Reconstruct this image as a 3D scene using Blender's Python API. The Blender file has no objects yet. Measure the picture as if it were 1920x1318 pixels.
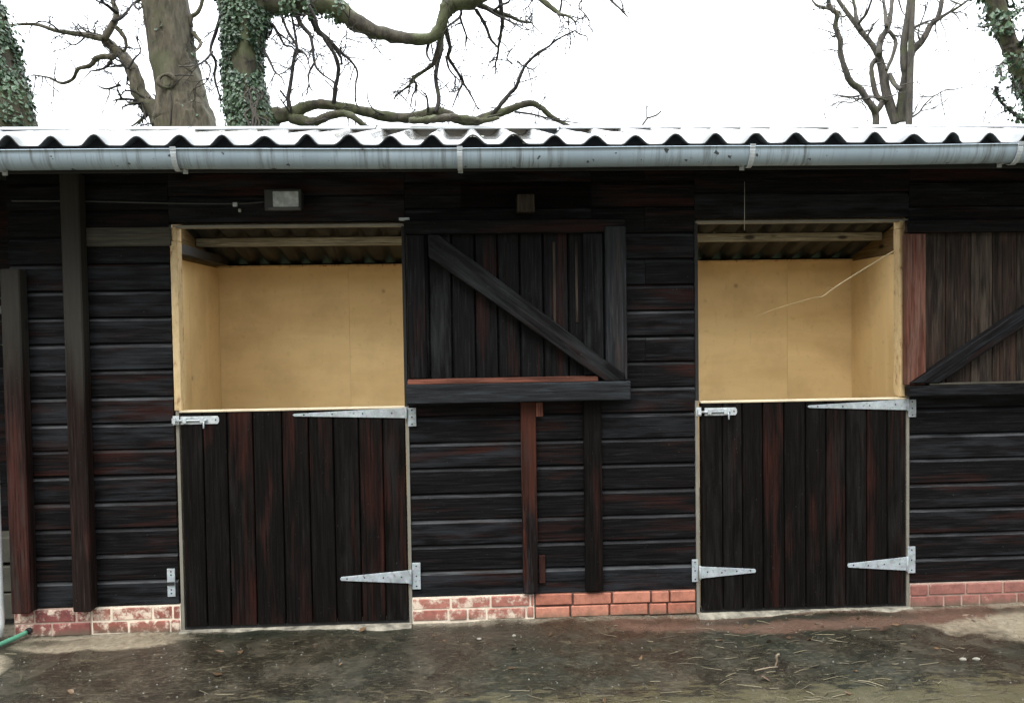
import bpy, bmesh, math, random, json
from mathutils import Vector, Matrix, noise
random.seed(11)
S = bpy.context.scene
COL = S.collection
R = math.radians

# ------------------------------------------------------------ camera
cam_d = bpy.data.cameras.new('camera'); cam = bpy.data.objects.new('camera', cam_d); COL.objects.link(cam)
cam_d.sensor_width = 36; cam_d.lens = 36*1500/1920; cam_d.clip_start = .05; cam_d.clip_end = 2000
yaw, pit, rol = 0.04919916, -0.03051203, -0.01510086
fw = Vector((math.sin(yaw)*math.cos(pit), math.cos(yaw)*math.cos(pit), math.sin(pit)))
rt = Vector((math.cos(yaw), -math.sin(yaw), 0)); up = rt.cross(fw)
CR = rt*math.cos(rol)+up*math.sin(rol); CU = -rt*math.sin(rol)+up*math.cos(rol)
M = Matrix((CR, CU, -fw)).transposed().to_4x4(); M.translation = Vector((0, -4.35, 1.6))
cam.matrix_world = M
S.camera = cam

# ------------------------------------------------------------ overcast daylight
SUN_EL, SUN_AZ = 52, 205
w = bpy.data.worlds.new("World"); S.world = w; w.use_nodes = True
nt = w.node_tree; N = nt.nodes; L = nt.links
bg = N['Background']; bg.inputs['Strength'].default_value = .12
sky = N.new('ShaderNodeTexSky'); sky.sky_type = 'NISHITA'; sky.sun_disc = False
sky.sun_elevation = R(SUN_EL); sky.sun_rotation = R(SUN_AZ)
hs = N.new('ShaderNodeHueSaturation'); hs.inputs['Saturation'].default_value = .22
L.new(sky.outputs[0], hs.inputs['Color'])
# cloud cover evens the sky out to a white layer, brighter overhead
tc = N.new('ShaderNodeTexCoord'); sx = N.new('ShaderNodeSeparateXYZ'); L.new(tc.outputs['Generated'], sx.inputs[0])
mr = N.new('ShaderNodeValToRGB'); e = mr.color_ramp.elements; e[0].position = 0; e[0].color = (.4,)*3+(1,); e[1].position = 1; e[1].color = (16.5,)*3+(1,)
for p_, v_ in ((.17, .6), (.30, 4.4), (.5, 7.6)): q_ = e.new(p_); q_.color = (v_,)*3+(1,)
mad = N.new('ShaderNodeMath'); mad.operation = 'MULTIPLY_ADD'; mad.inputs[1].default_value = .20   # added dimming of the low sky in front, to darken the wall
L.new(sx.outputs['Y'], mad.inputs[0]); L.new(sx.outputs['Z'], mad.inputs[2]); L.new(mad.outputs[0], mr.inputs[0])
cc = N.new('ShaderNodeVectorMath'); cc.operation = 'SCALE'; cc.inputs[0].default_value = (.95, 1.0, 1.06); L.new(mr.outputs[0], cc.inputs['Scale'])
mx = N.new('ShaderNodeMixRGB'); mx.inputs[0].default_value = .88
L.new(hs.outputs[0], mx.inputs[1]); L.new(cc.outputs[0], mx.inputs[2]); L.new(mx.outputs[0], bg.inputs['Color'])
sd = bpy.data.lights.new('sun', 'SUN'); sd.energy = .7; sd.angle = R(25); sd.color = (1, .96, .9)
sun = bpy.data.objects.new('sun', sd); COL.objects.link(sun)
# direction towards the sun for the nishita rotation (clockwise from +Y)
sdir = Vector((math.sin(R(SUN_AZ))*math.cos(R(SUN_EL)), math.cos(R(SUN_AZ))*math.cos(R(SUN_EL)), math.sin(R(SUN_EL))))
sun.rotation_euler = sdir.to_track_quat('Z', 'Y').to_euler()
S.view_settings.view_transform = 'Standard'; S.view_settings.look = 'None'; S.view_settings.exposure = 1.75; S.view_settings.gamma = 1
try:
    S.cycles.max_bounces = 10; S.cycles.diffuse_bounces = 6; S.cycles.transparent_max_bounces = 12
except Exception: pass

# ------------------------------------------------------------ materials
class Mat:
    def __init__(s, name):
        s.m = bpy.data.materials.new(name); s.m.use_nodes = True
        s.t = s.m.node_tree; s.b = s.t.nodes['Principled BSDF']
    def n(s, ty, **k):
        o = s.t.nodes.new('ShaderNode'+ty)
        for a, b in k.items():
            if a in o.inputs.keys(): s.put(o.inputs[a], b)
            else: setattr(o, a, b)
        return o
    def put(s, i, v):
        if isinstance(v, bpy.types.NodeSocket): s.t.links.new(v, i)
        else: i.default_value = v
    def set(s, **k):
        for a, b in k.items(): s.put(s.b.inputs[a.replace('_', ' ')], b)
    def coord(s, kind='Object', scale=(1, 1, 1), loc=(0, 0, 0)):
        c = s.n('TexCoord'); m = s.n('Mapping'); s.t.links.new(c.outputs[kind], m.inputs[0])
        m.inputs['Scale'].default_value = scale; m.inputs['Location'].default_value = loc
        return m.outputs[0]
    def noise(s, v, sc, det=6, rough=.6, dist=0):
        o = s.n('TexNoise'); s.put(o.inputs['Vector'], v); o.inputs['Scale'].default_value = sc
        o.inputs['Detail'].default_value = det; o.inputs['Roughness'].default_value = rough; o.inputs['Distortion'].default_value = dist
        return o.outputs[0]
    def ramp(s, v, *st, interp='LINEAR'):
        o = s.n('ValToRGB'); s.put(o.inputs[0], v); e = o.color_ramp.elements; o.color_ramp.interpolation = interp
        while len(e) < len(st): e.new(.5)
        for i, (p, c) in enumerate(st):
            e[i].position = p; e[i].color = (*c, 1) if len(c) == 3 else c
        return o.outputs[0]
    def mix(s, f, a, b, mode='MIX'):
        o = s.n('MixRGB', blend_type=mode); s.put(o.inputs[0], f)
        for i, x in ((1, a), (2, b)):
            if isinstance(x, tuple): x = (*x, 1) if len(x) == 3 else x
            s.put(o.inputs[i], x)
        return o.outputs[0]
    def math(s, op, a, b=0):
        o = s.n('Math', operation=op); s.put(o.inputs[0], a); s.put(o.inputs[1], b); return o.outputs[0]
    def bump(s, h, st=.4, d=.004):
        o = s.n('Bump'); s.put(o.inputs['Height'], h); o.inputs['Strength'].default_value = st; o.inputs['Distance'].default_value = d
        s.put(s.b.inputs['Normal'], o.outputs[0])
    def attr(s, name='rnd'):
        o = s.n('Attribute', attribute_name=name); return o.outputs['Color']
def g(v): return (v, v, v)

def stained_wood(name, dark=(.003, .0031, .0034), mid=(.007, .0062, .0062), red=(.026, .0095, .0072), redness=.5, grey=(.03, .033, .036), rough=.52, knots=True, greyness=.5, top=None, spec=.075, topc=((.02, .0185, .0155), (.045, .042, .035))):
    k = Mat(name)
    uv = k.coord('UV', (1, 1, 1))
    st = k.n('Mapping'); k.put(st.inputs[0], uv); st.inputs['Scale'].default_value = (.45, 14, 1)
    gr = k.noise(st.outputs[0], 5, 8, .65, .3)
    st2 = k.n('Mapping'); k.put(st2.inputs[0], uv); st2.inputs['Scale'].default_value = (.8, 6, 1)
    blot = k.noise(st2.outputs[0], 1.9, 3, .5, .6)
    fine = k.noise(uv, 60, 3, .6)
    rn = k.attr(); sep = k.n('SeparateColor'); k.put(sep.inputs[0], rn)
    base = k.mix(k.ramp(gr, (.3, g(0)), (.7, g(1))), dark, mid)
    rf = k.math('ADD', blot, k.math('MULTIPLY', k.math('SUBTRACT', sep.outputs[0], .5), .24))
    base = k.mix(k.ramp(k.math('ADD', rf, k.math('MULTIPLY', k.math('SUBTRACT', gr, .5), .45)), (.58-redness*.2, g(0)), (.84-redness*.2, g(1))), base, red)
    b2 = k.noise(st2.outputs[0], 3.7, 5, .6)
    gf = k.math('ADD', b2, k.math('MULTIPLY', k.math('SUBTRACT', sep.outputs[1], .5), .24))
    base = k.mix(k.ramp(gf, (.60-greyness*.2, g(0)), (.88-greyness*.2, g(1))), base, grey)
    base = k.mix(.8, base, k.ramp(gr, (.30, g(.5)), (.50, g(1)), (.72, g(1.25))), 'MULTIPLY')
    lm = k.n('Mapping'); k.put(lm.inputs[0], uv); lm.inputs['Scale'].default_value = (1.5, 34, 1)
    ln = k.noise(lm.outputs[0], 3.2, 3, .5, .15)
    base = k.mix(k.ramp(ln, (.56, g(0)), (.74, g(.38))), base, tuple(min(1, x*1.5) for x in grey))
    base = k.mix(k.ramp(ln, (.30, g(.7)), (.40, g(0))), base, (.0015, .0015, .0015))
    if top:   # bleached, green-grey timber above, stain left below
        oz = k.n('SeparateXYZ'); k.put(oz.inputs[0], k.coord('Object')); tz = k.math('ADD', oz.outputs[2], k.math('MULTIPLY', k.math('SUBTRACT', blot, .5), .9))
        base = k.mix(k.math('MULTIPLY', k.math('GREATER_THAN', 9, 0), k.ramp(k.math('DIVIDE', tz, 3), ((top-.25)/3, g(0)), ((top+.15)/3, g(1)))), base, k.mix(gr, *topc))
    if knots:
        kv = k.n('Mapping'); k.put(kv.inputs[0], uv); kv.inputs['Scale'].default_value = (1.9, 4.6, 1)
        vo = k.n('TexVoronoi'); k.put(vo.inputs['Vector'], kv.outputs[0]); vo.inputs['Scale'].default_value = 1.25
        kn = k.ramp(k.math('ADD', vo.outputs['Distance'], k.math('MULTIPLY', blot, .16)), (.15, g(0)), (.23, g(1)))
        base = k.mix(k.math('MULTIPLY', k.math('SUBTRACT', 1, kn), .85), base, (.003, .003, .003))
    sp = k.noise(uv, 95, 2, .5)
    base = k.mix(k.ramp(sp, (.70, g(0)), (.76, g(.7))), base, (.07, .065, .06))
    k.set(Base_Color=base, Roughness=k.ramp(b2, (.3, g(rough-.1)), (.7, g(rough+.18))), Specular_IOR_Level=spec)
    k.bump(k.math('ADD', gr, k.math('ADD', k.math('MULTIPLY', fine, .3), k.math('MULTIPLY', ln, .8))), .6, .0035)
    return k.m

W_CLAD = stained_wood('clad_stain', mid=(.0085, .0073, .0073), redness=.30, grey=(.021, .0235, .0265), greyness=.5)
W_DOOR = stained_wood('door_stain', dark=(.0034, .0028, .0025), mid=(.0066, .0052, .0045), redness=.2, red=(.030, .0100, .0072), grey=(.013, .0115, .0105), greyness=.3, rough=.5)
W_UP = stained_wood('upper_door_stain', redness=0, mid=(.0075, .0072, .0072), grey=(.022, .023, .024), greyness=.4)
W_UP2 = stained_wood('weathered_brown', dark=(.010, .008, .0065), mid=(.024, .0185, .0145), red=(.040, .024, .018), grey=(.068, .053, .041), redness=.3, greyness=.55)
W_LEDGE = stained_wood('blue_grey_ledge', dark=(.009, .0098, .0107), mid=(.017, .019, .021), red=(.03, .022, .02), grey=(.046, .052, .058), redness=-.3, greyness=.6, spec=.15)
W_COVE_LIT = stained_wood('cove_highlight', dark=(.012, .012, .0125), mid=(.028, .028, .029), red=(.04, .025, .022), grey=(.075, .078, .08), redness=-.1, greyness=.6, knots=False)  # lighter grey paints the sky highlight along each board's top cove
W_RED = stained_wood('red_worn_wood', dark=(.05, .02, .014), mid=(.13, .05, .034), red=(.2, .075, .05), grey=(.15, .085, .065), redness=.6, greyness=.5)
W_POST = stained_wood('post_stain', dark=(.009, .006, .005), mid=(.018, .011, .009), red=(.045, .0165, .013), grey=(.035, .03, .026), redness=.4, greyness=.35, top=1.45)
W_GREY = stained_wood('grey_wood', dark=(.04, .038, .03), mid=(.075, .07, .055), red=(.09, .07, .05), grey=(.1, .095, .075), redness=.2, greyness=.5)
W_BATA = stained_wood('batten_stain', dark=(.006, .004, .0035), mid=(.012, .0075, .006), red=(.085, .023, .014), redness=.45, top=.85, topc=((.03, .011, .0075), (.085, .030, .019)), greyness=.1)
GABLE = stained_wood('gable_ply', dark=(.10, .07, .035), mid=(.17, .12, .06), red=(.14, .08, .04), grey=(.2, .15, .08), redness=.2, greyness=.4)
W_OLD = stained_wood('old_purlin', dark=(.13, .12, .085), mid=(.25, .235, .17), red=(.18, .15, .10), grey=(.33, .31, .25), redness=.3, greyness=.4)

def ply():
    k = Mat('plywood'); uv = k.coord('UV', (1, 1, 1))
    m = k.n('Mapping'); k.put(m.inputs[0], uv); m.inputs['Scale'].default_value = (.5, 3, 1)
    a = k.noise(m.outputs[0], 1.6, 5, .5, .8); b = k.noise(uv, 1.6, 5, .6)
    c = k.mix(k.ramp(a, (.3, g(0)), (.7, g(1))), (.67, .49, .245), (.77, .585, .315))
    c = k.mix(k.ramp(b, (.46, g(0)), (.72, g(.8))), c, (.52, .37, .19))
    fl = k.noise(uv, 14, 4, .6); c = k.mix(k.ramp(fl, (.60, g(0)), (.78, g(.4))), c, (.34, .24, .12))
    rn = k.attr(); c = k.mix(.5, c, k.mix(.75, (1, 1, 1), rn), 'MULTIPLY')
    vo = k.n('TexVoronoi'); k.put(vo.inputs['Vector'], uv); vo.inputs['Scale'].default_value = 1.7
    kn = k.ramp(k.math('ADD', vo.outputs['Distance'], k.math('MULTIPLY', fl, .04)), (.035, g(1)), (.07, g(0)))
    sc_ = k.n('Mapping'); k.put(sc_.inputs[0], uv); sc_.inputs['Scale'].default_value = (9, 1.2, 1); sn = k.noise(sc_.outputs[0], 2.2, 6, .7); c = k.mix(k.ramp(sn, (.60, g(0)), (.8, g(.5))), c, (.40, .29, .15))
    c = k.mix(k.math('MULTIPLY', kn, .6), c, (.16, .09, .04))
    k.set(Base_Color=c, Roughness=.6); k.bump(a, .15, .002); return k.m
PLY = ply()
def ply_edge():
    k = Mat('pale_timber'); v = k.coord('Object', (6, 6, 3)); a = k.noise(v, 6, 6, .65)
    c = k.ramp(a, (.33, (.26, .14, .07)), (.42, (.5, .36, .18)), (.7, (.62, .47, .26)))
    k.set(Base_Color=c, Roughness=.6); return k.m
PALE = ply_edge()
def simple(name, col, rough=.5, metal=0, var=.25, sc=8, bump=.1):
    k = Mat(name); v = k.coord('Object'); a = k.noise(v, sc, 6, .65)
    c = k.mix(k.ramp(a, (.3, g(0)), (.7, g(1))), tuple(x*(1-var) for x in col), tuple(min(1, x*(1+var*.5)) for x in col))
    k.set(Base_Color=c, Roughness=rough, Metallic=metal)
    if bump: k.bump(a, bump, .003)
    return k.m
CAP = simple('door_cap', (.62, .52, .36), .5); LINE = simple('grey_lining_edge', (.20, .185, .15), .6)
DARK = simple('dark_void_paint', (.012, .012, .012), .8)
def galv():
    k = Mat('galvanised'); v = k.coord('Object')
    vo = k.n('TexVoronoi'); k.put(vo.inputs['Vector'], v); vo.inputs['Scale'].default_value = 90
    a = k.noise(v, 25, 5, .7)
    c = k.mix(.12, k.ramp(a, (.3, (.32, .36, .38)), (.7, (.54, .60, .62))), vo.outputs['Color'], 'SOFT_LIGHT')
    r = k.noise(v, 60, 3, .5); c = k.mix(k.ramp(r, (.60, g(0)), (.74, g(.8))), c, (.13, .085, .055)); d_ = k.noise(v, 9, 5, .7); c = k.mix(k.ramp(d_, (.5, g(0)), (.75, g(.7))), c, (.20, .20, .19))
    k.set(Base_Color=c, Roughness=.5, Metallic=.35); k.bump(a, .1, .001); return k.m
GALV = galv()
def gutter_mat():
    k = Mat('gutter_plastic'); v = k.coord('Object', (1, 1, .25)); 
    a = k.noise(k.coord('Object', (1.1, 1, 1)), 3, 5, .6); st = k.noise(k.coord('Object', (26, 3, 1.2)), 1.6, 5, .7)
    c = k.ramp(a, (.3, (.245, .31, .36)), (.7, (.325, .40, .455)))
    c = k.mix(k.math('MULTIPLY', k.ramp(st, (.50, g(0)), (.68, g(1))), k.ramp(a, (.40, g(.15)), (.6, g(.9)))), c, (.075, .08, .075))
    sp = k.noise(k.coord('Object', (1, 1, 1)), 24, 2, .5); c = k.mix(k.ramp(sp, (.685, g(0)), (.71, g(.92))), c, (.02, .022, .02))
    k.set(Base_Color=c, Roughness=.38); return k.m
GUT = gutter_mat(); GUTW = simple('bracket_plastic', (.46, .50, .52), .45, var=.35, sc=14)
def roof_mat():
    k = Mat('cement_sheet'); v = k.coord('Object')
    a = k.noise(v, 5, 8, .7); c = k.ramp(a, (.3, (.17, .18, .185)), (.7, (.31, .32, .325)))
    b = k.noise(v, 1.7, 7, .7); c = k.mix(k.ramp(b, (.52, g(0)), (.66, g(.75))), c, (.12, .125, .10))
    geo = k.n('NewGeometry'); c = k.mix(geo.outputs['Backfacing'], c, c)
    k.set(Base_Color=c, Roughness=.42); k.bump(a, .2, .003); return k.m
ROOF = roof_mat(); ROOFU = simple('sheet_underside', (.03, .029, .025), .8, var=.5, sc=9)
def rooflight():
    k = Mat('rooflight_sheet'); t = k.t
    tr = k.n('BsdfTranslucent'); tr.inputs[0].default_value = (.93, .9, .82, 1)
    tp = k.n('BsdfTransparent'); tp.inputs[0].default_value = (.95, .95, .92, 1)
    m = k.n('MixShader'); m.inputs[0].default_value = .72
    t.links.new(tr.outputs[0], m.inputs[1]); t.links.new(tp.outputs[0], m.inputs[2])
    df = k.n('BsdfDiffuse'); df.inputs[0].default_value = (.85, .86, .85, 1); m2 = k.n('MixShader'); m2.inputs[0].default_value = .06
    t.links.new(m.outputs[0], m2.inputs[1]); t.links.new(df.outputs[0], m2.inputs[2]); gl = k.n('BsdfGlossy'); gl.inputs['Roughness'].default_value = .12; fr = k.n('Fresnel'); fr.inputs[0].default_value = 1.5; m3 = k.n('MixShader')
    ge = k.n('NewGeometry'); t.links.new(k.math('MULTIPLY', fr.outputs[0], k.math('SUBTRACT', 1, ge.outputs['Backfacing'])), m3.inputs[0]); t.links.new(m2.outputs[0], m3.inputs[1]); t.links.new(gl.outputs[0], m3.inputs[2]); t.links.new(m3.outputs[0], t.nodes['Material Output'].inputs[0]); return k.m
RLIGHT = rooflight()
def brick_mat(name, lime, c1, c2):
    k = Mat(name); v = k.coord('Object'); rn = k.attr(); sp = k.n('SeparateColor'); k.put(sp.inputs[0], rn)
    a = k.noise(v, 28, 6, .7)
    c = k.mix(sp.outputs[0], c1, c2); c = k.mix(.55, c, k.ramp(a, (.3, g(.35)), (.6, g(1.2))), 'MULTIPLY')
    big = k.noise(v, 17, 7, .72)
    f = k.math('ADD', big, k.math('MULTIPLY', k.math('SUBTRACT', sp.outputs[1], .5), .07))
    c = k.mix(k.ramp(f, (lime, g(0)), (lime+.12, g(.82))), c, (.70, .60, .47))
    dz = k.n('SeparateXYZ'); k.put(dz.inputs[0], v)
    dirt = k.math('ADD', k.math('MULTIPLY', dz.outputs['Z'], 9), k.math('MULTIPLY', big, .9))
    c = k.mix(k.ramp(dirt, (.38, g(.8)), (.75, g(0))), c, (.09, .08, .05))
    k.set(Base_Color=c, Roughness=.8); k.bump(a, .5, .004); return k.m
BR_L = brick_mat('brick_limed', .45, (.23, .07, .05), (.30, .12, .085)); BR_M = brick_mat('brick_patchy', .49, (.28, .095, .07), (.40, .165, .12))
BR_O = brick_mat('brick_orange', .66, (.33, .115, .07), (.48, .20, .13)); BR_R = brick_mat('brick_pink', .62, (.20, .075, .058), (.30, .125, .098))
BR_P = brick_mat('brick_smeared', .52, (.16, .045, .04), (.27, .085, .07))
THR = simple('threshold_concrete', (.27, .245, .19), .85, var=.75, sc=16, bump=.6)
MO_W = simple('mortar_lime', (.72, .62, .49), .9, var=.3, sc=20, bump=.5); MO_D = simple('mortar_deep', (.10, .055, .04), .9, var=.5, sc=20); MO_P = simple('mortar_pink', (.42, .30, .24), .9, var=.25, sc=20, bump=.4)

def ground_mat():
    k = Mat('wet_concrete'); v = k.coord('Object')
    big = k.noise(v, .9, 6, .6, .4); med = k.noise(v, 4.5, 8, .68, .5); fin = k.noise(v, 32, 8, .75); 
    sv = k.coord('Object', (1, 3.2, 1)); str_ = k.noise(sv, 5.5, 7, .75, .6)
    c = k.ramp(med, (.34, (.009, .0075, .005)), (.5, (.028, .0235, .0155)), (.66, (.060, .050, .034)))
    c = k.mix(k.ramp(big, (.45, g(0)), (.62, g(.7))), c, (.020, .024, .016))
    red = k.noise(v, 1.7, 5, .6); c = k.mix(k.ramp(red, (.56, g(0)), (.70, g(.45))), c, (.045, .027, .019))
    c = k.mix(k.ramp(str_, (.56, g(0)), (.66, g(.7))), c, (.10, .085, .053))
    spk = k.noise(k.coord('Object', (1, 2.2, 1)), 21, 5, .8, .3)
    c = k.mix(k.ramp(spk, (.56, g(0)), (.66, g(.65))), c, (.13, .11, .07))
    c = k.mix(k.ramp(spk, (.34, g(.7)), (.45, g(0))), c, (.016, .015, .011))
    c = k.mix(k.ramp(fin, (.3, g(.75)), (.42, g(0))), c, (.012, .012, .010))
    hs_ = k.noise(k.coord('Object', (1, 3.4, 1)), 38, 4, .7, .2); c = k.mix(.85, c, k.ramp(hs_, (.34, g(.35)), (.5, g(.95)), (.66, g(1.9))), 'MULTIPLY')
    yl = k.noise(k.coord('Object', (1, 3, 1)), 7, 5, .7); sy = k.n('SeparateXYZ'); k.put(sy.inputs[0], v)
    ym = k.math('ADD', k.math('MULTIPLY', sy.outputs[1], -1), k.math('MULTIPLY', k.math('SUBTRACT', yl, .5), 1.1)); c = k.mix(k.ramp(ym, (.9, g(0)), (1.2, g(.6))), c, (.10, .088, .045))
    # dry, pale concrete beside the wall: two patches with ragged edges
    sx = k.n('SeparateXYZ'); k.put(sx.inputs[0], v); X, Y = sx.outputs[0], sx.outputs[1]
    def patch(cx, cy, rx, ry):
        dx = k.math('DIVIDE', k.math('SUBTRACT', X, cx), rx); dy = k.math('DIVIDE', k.math('SUBTRACT', Y, cy), ry)
        d = k.math('ADD', k.math('MULTIPLY', dx, dx), k.math('MULTIPLY', dy, dy))
        d = k.math('ADD', d, k.math('MULTIPLY', k.math('SUBTRACT', med, .5), 1.9))
        return k.ramp(d, (.62, g(1)), (1.0, g(0)))
    pale = k.ramp(fin, (.3, (.16, .13, .09)), (.5, (.30, .255, .18)), (.7, (.42, .365, .26)))
    for p in ((3.35, -.15, 1.15, .46), (-1.98, -.13, .52, .13), (-2.5, -.55, .25, .4)):
        c = k.mix(k.math('MULTIPLY', patch(*p), .85), c, pale)
    c = k.mix(patch(1.8, -.1, 1.3, .22), c, k.mix(fin, (.07, .035, .022), (.17, .11, .08)))
    ov = k.n('Mapping'); k.put(ov.inputs[0], v)
    edge = k.math('ADD', k.math('MULTIPLY', Y, -1), k.math('MULTIPLY', k.math('SUBTRACT', med, .5), -.22))
    c = k.mix(k.ramp(edge, (.02, g(.8)), (.075, g(0))), c, k.mix(k.ramp(fin, (.35, g(0)), (.6, g(1))), (.08, .07, .05), (.27, .24, .18)))
    c = k.mix(k.math('MULTIPLY', k.ramp(edge, (.06, g(0)), (.09, g(1)), (.13, g(1)), (.19, g(0))), k.ramp(big, (.4, g(.2)), (.6, g(.9)))), c, (.012, .015, .009))
    k.set(Base_Color=c, Roughness=k.ramp(k.mix(.5, med, big), (.44, g(.12)), (.60, g(.5))), Specular_IOR_Level=.5)
    k.bump(k.math('ADD', k.math('MULTIPLY', med, .8), k.math('ADD', k.math('MULTIPLY', fin, .25), k.math('MULTIPLY', spk, .5))), .75, .014); return k.m
GND = ground_mat()
GRASS = simple('field_grass', (.05, .075, .025), .9, var=.5, sc=2, bump=.5)

def bark(name, a1, a2, moss=.5, mosscol=(.075, .085, .035)):
    k = Mat(name); v = k.coord('Object', (1, 1, .28)); vo = k.coord('Object')
    a = k.noise(v, 13, 8, .7, .6); b = k.noise(vo, 2.1, 6, .65)
    c = k.ramp(a, (.32, tuple(x*.35 for x in a1)), (.48, a1), (.7, a2))
    c = k.mix(k.ramp(b, (.62-moss*.3, g(0)), (.74-moss*.3, g(.85))), c, mosscol)
    k.set(Base_Color=c, Roughness=.85); k.bump(a, .9, .03); return k.m
BARK_B = bark('bark_beech', (.085, .072, .047), (.16, .137, .092), .4, (.085, .088, .045)); BARK_C = bark('bark_mossy', (.045, .038, .025), (.09, .075, .045), .62)
BARK_T = bark('bark_twig', (.026, .022, .018), (.05, .042, .034), .15); BARK_D = bark('bark_far', (.075, .066, .055), (.12, .105, .085), .3)
def leaf(name, c1, c2):
    k = Mat(name); rn = k.attr(); sp = k.n('SeparateColor'); k.put(sp.inputs[0], rn)
    c = k.mix(sp.outputs[0], c1, c2); k.set(Base_Color=c, Roughness=.36); return k.m
IVY = leaf('ivy_leaf', (.016, .036, .017), (.10, .165, .085)); DRYLEAF = leaf('dead_leaf', (.04, .025, .015), (.15, .09, .045)); STRAW = leaf('straw_stalk', (.05, .042, .026), (.2, .17, .10)); MOSS = leaf('moss_tuft', (.03, .04, .01), (.16, .17, .05)); GRIT = leaf('grit', (.03, .027, .02), (.13, .12, .09))

# ------------------------------------------------------------ mesh builder
class MB:
    def __init__(s): s.v = []; s.f = []; s.uv = []; s.c = []; s.sm = []; s.mi = []; s.k = 0
    def face(s, idx, uv, c, sm=False): s.f.append(idx); s.uv.append(uv); s.c.append(c); s.sm.append(sm); s.mi.append(s.k)
    def rc(s): return (random.random(), random.random(), random.random(), 1)
    def prism(s, o, ax, ay, az, prof, length, c=None, uvoff=None):
        """profile in (ay,az) plane extruded along ax by length; u runs along ax"""
        o, ax, ay, az = map(Vector, (o, ax, ay, az)); c = c or s.rc(); u0, v0 = uvoff or (random.random()*40, random.random()*40)
        n = len(prof); b = len(s.v)
        for t in (0, length):
            for (p, q) in prof: s.v.append(tuple(o+ax*t+ay*p+az*q))
        acc = 0
        for i in range(n):
            j = (i+1) % n; d = math.hypot(prof[j][0]-prof[i][0], prof[j][1]-prof[i][1])
            s.face((b+i, b+j, b+n+j, b+n+i), [(u0, v0+acc), (u0, v0+acc+d), (u0+length, v0+acc+d), (u0+length, v0+acc)], c); acc += d
        s.face(tuple(b+i for i in reversed(range(n))), [(u0+prof[i][0], v0+prof[i][1]) for i in reversed(range(n))], c)
        s.face(tuple(b+n+i for i in range(n)), [(u0+prof[i][0], v0+prof[i][1]) for i in range(n)], c)
    def box(s, x0, x1, y0, y1, z0, z1, grain='x', c=None):
        if grain == 'x': s.prism((x0, y0, z0), (1, 0, 0), (0, 1, 0), (0, 0, 1), [(0, 0), (y1-y0, 0), (y1-y0, z1-z0), (0, z1-z0)], x1-x0, c)
        elif grain == 'z': s.prism((x0, y0, z0), (0, 0, 1), (1, 0, 0), (0, 1, 0), [(0, 0), (x1-x0, 0), (x1-x0, y1-y0), (0, y1-y0)], z1-z0, c)
        else: s.prism((x0, y0, z0), (0, 1, 0), (0, 0, 1), (1, 0, 0), [(0, 0), (z1-z0, 0), (z1-z0, x1-x0), (0, x1-x0)], y1-y0, c)
    def beam(s, a, b, wid, th, nrm=(0, -1, 0), c=None):
        a, b, nrm = Vector(a), Vector(b), Vector(nrm); ax = (b-a).normalized(); side = ax.cross(nrm).normalized()
        s.prism(a-side*wid/2, ax, side, nrm, [(0, 0), (wid, 0), (wid, th), (0, th)], (b-a).length, c)
    def tube(s, pts, rads, n=8, c=None, sub=0, wob=0, cap=True):
        P = [Vector(p) for p in pts]; Rr = list(rads); c = c or s.rc()
        if sub and len(P) > 2:
            Q, RR = [], []
            for i in range(len(P)-1):
                p0 = P[max(i-1, 0)]; p1 = P[i]; p2 = P[i+1]; p3 = P[min(i+2, len(P)-1)]
                for k in range(sub):
                    t = k/sub
                    Q.append(.5*((2*p1)+(p2-p0)*t+(2*p0-5*p1+4*p2-p3)*t*t+(3*p1-p0-3*p2+p3)*t**3)); RR.append(Rr[i]*(1-t)+Rr[i+1]*t)
            Q.append(P[-1]); RR.append(Rr[-1]); P, Rr = Q, RR
        b = len(s.v); ref = Vector((0, 1, 0.01)); acc = 0; sd_ = random.random()*50
        for i, p in enumerate(P):
            t = (P[min(i+1, len(P)-1)]-P[max(i-1, 0)])
            if t.length < 1e-9: t = Vector((0, 0, 1))
            t.normalize(); x = t.cross(ref)
            if x.length < .1: x = t.cross(Vector((1, 0, 0)))
            x.normalize(); y = x.cross(t)
            for k in range(n):
                a = 2*math.pi*k/n; d = x*math.cos(a)+y*math.sin(a); r = Rr[i]
                if wob: r *= 1+wob*(noise.noise(p*3.1/max(.12, Rr[i]*8)+d*1.7+Vector((sd_, 0, 0)))*1.3)
                if n > 20: r *= 1+.05*noise.noise(d*7+p*.7+Vector((0, sd_, 0)))+.035*noise.noise(d*17+p*2.2)+.02*noise.noise(p*9+d*9)
                s.v.append(tuple(p+d*r))
        for i in range(len(P)-1):
            d = (P[i+1]-P[i]).length
            for k in range(n):
                k2 = (k+1) % n; r = Rr[i]*6.28/n
                s.face((b+i*n+k, b+i*n+k2, b+(i+1)*n+k2, b+(i+1)*n+k), [(acc, k*r), (acc, (k+1)*r), (acc+d, (k+1)*r), (acc+d, k*r)], c, True)
            acc += d
        if cap:
            s.face(tuple(b+k for k in reversed(range(n))), [(0, 0)]*n, c); e = b+(len(P)-1)*n
            s.face(tuple(e+k for k in range(n)), [(0, 0)]*n, c)
    def quad(s, p, nrm, upv, w_, h_, c=None, bend=0):
        nrm = Vector(nrm).normalized(); x = nrm.cross(Vector(upv)); x.normalize(); y = x.cross(nrm); p = Vector(p); b = len(s.v); c = c or s.rc()
        for (a, q, e) in ((0, -.5, 0), (.5, -.1, bend), (.25, .3, bend), (0, .5, 0), (-.25, .3, bend), (-.5, -.1, bend)): s.v.append(tuple(p+x*a*w_+y*q*h_-nrm*e))
        s.face((b, b+1, b+2, b+3), [(0, 0)]*4, c); s.face((b, b+3, b+4, b+5), [(0, 0)]*4, c)
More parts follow.
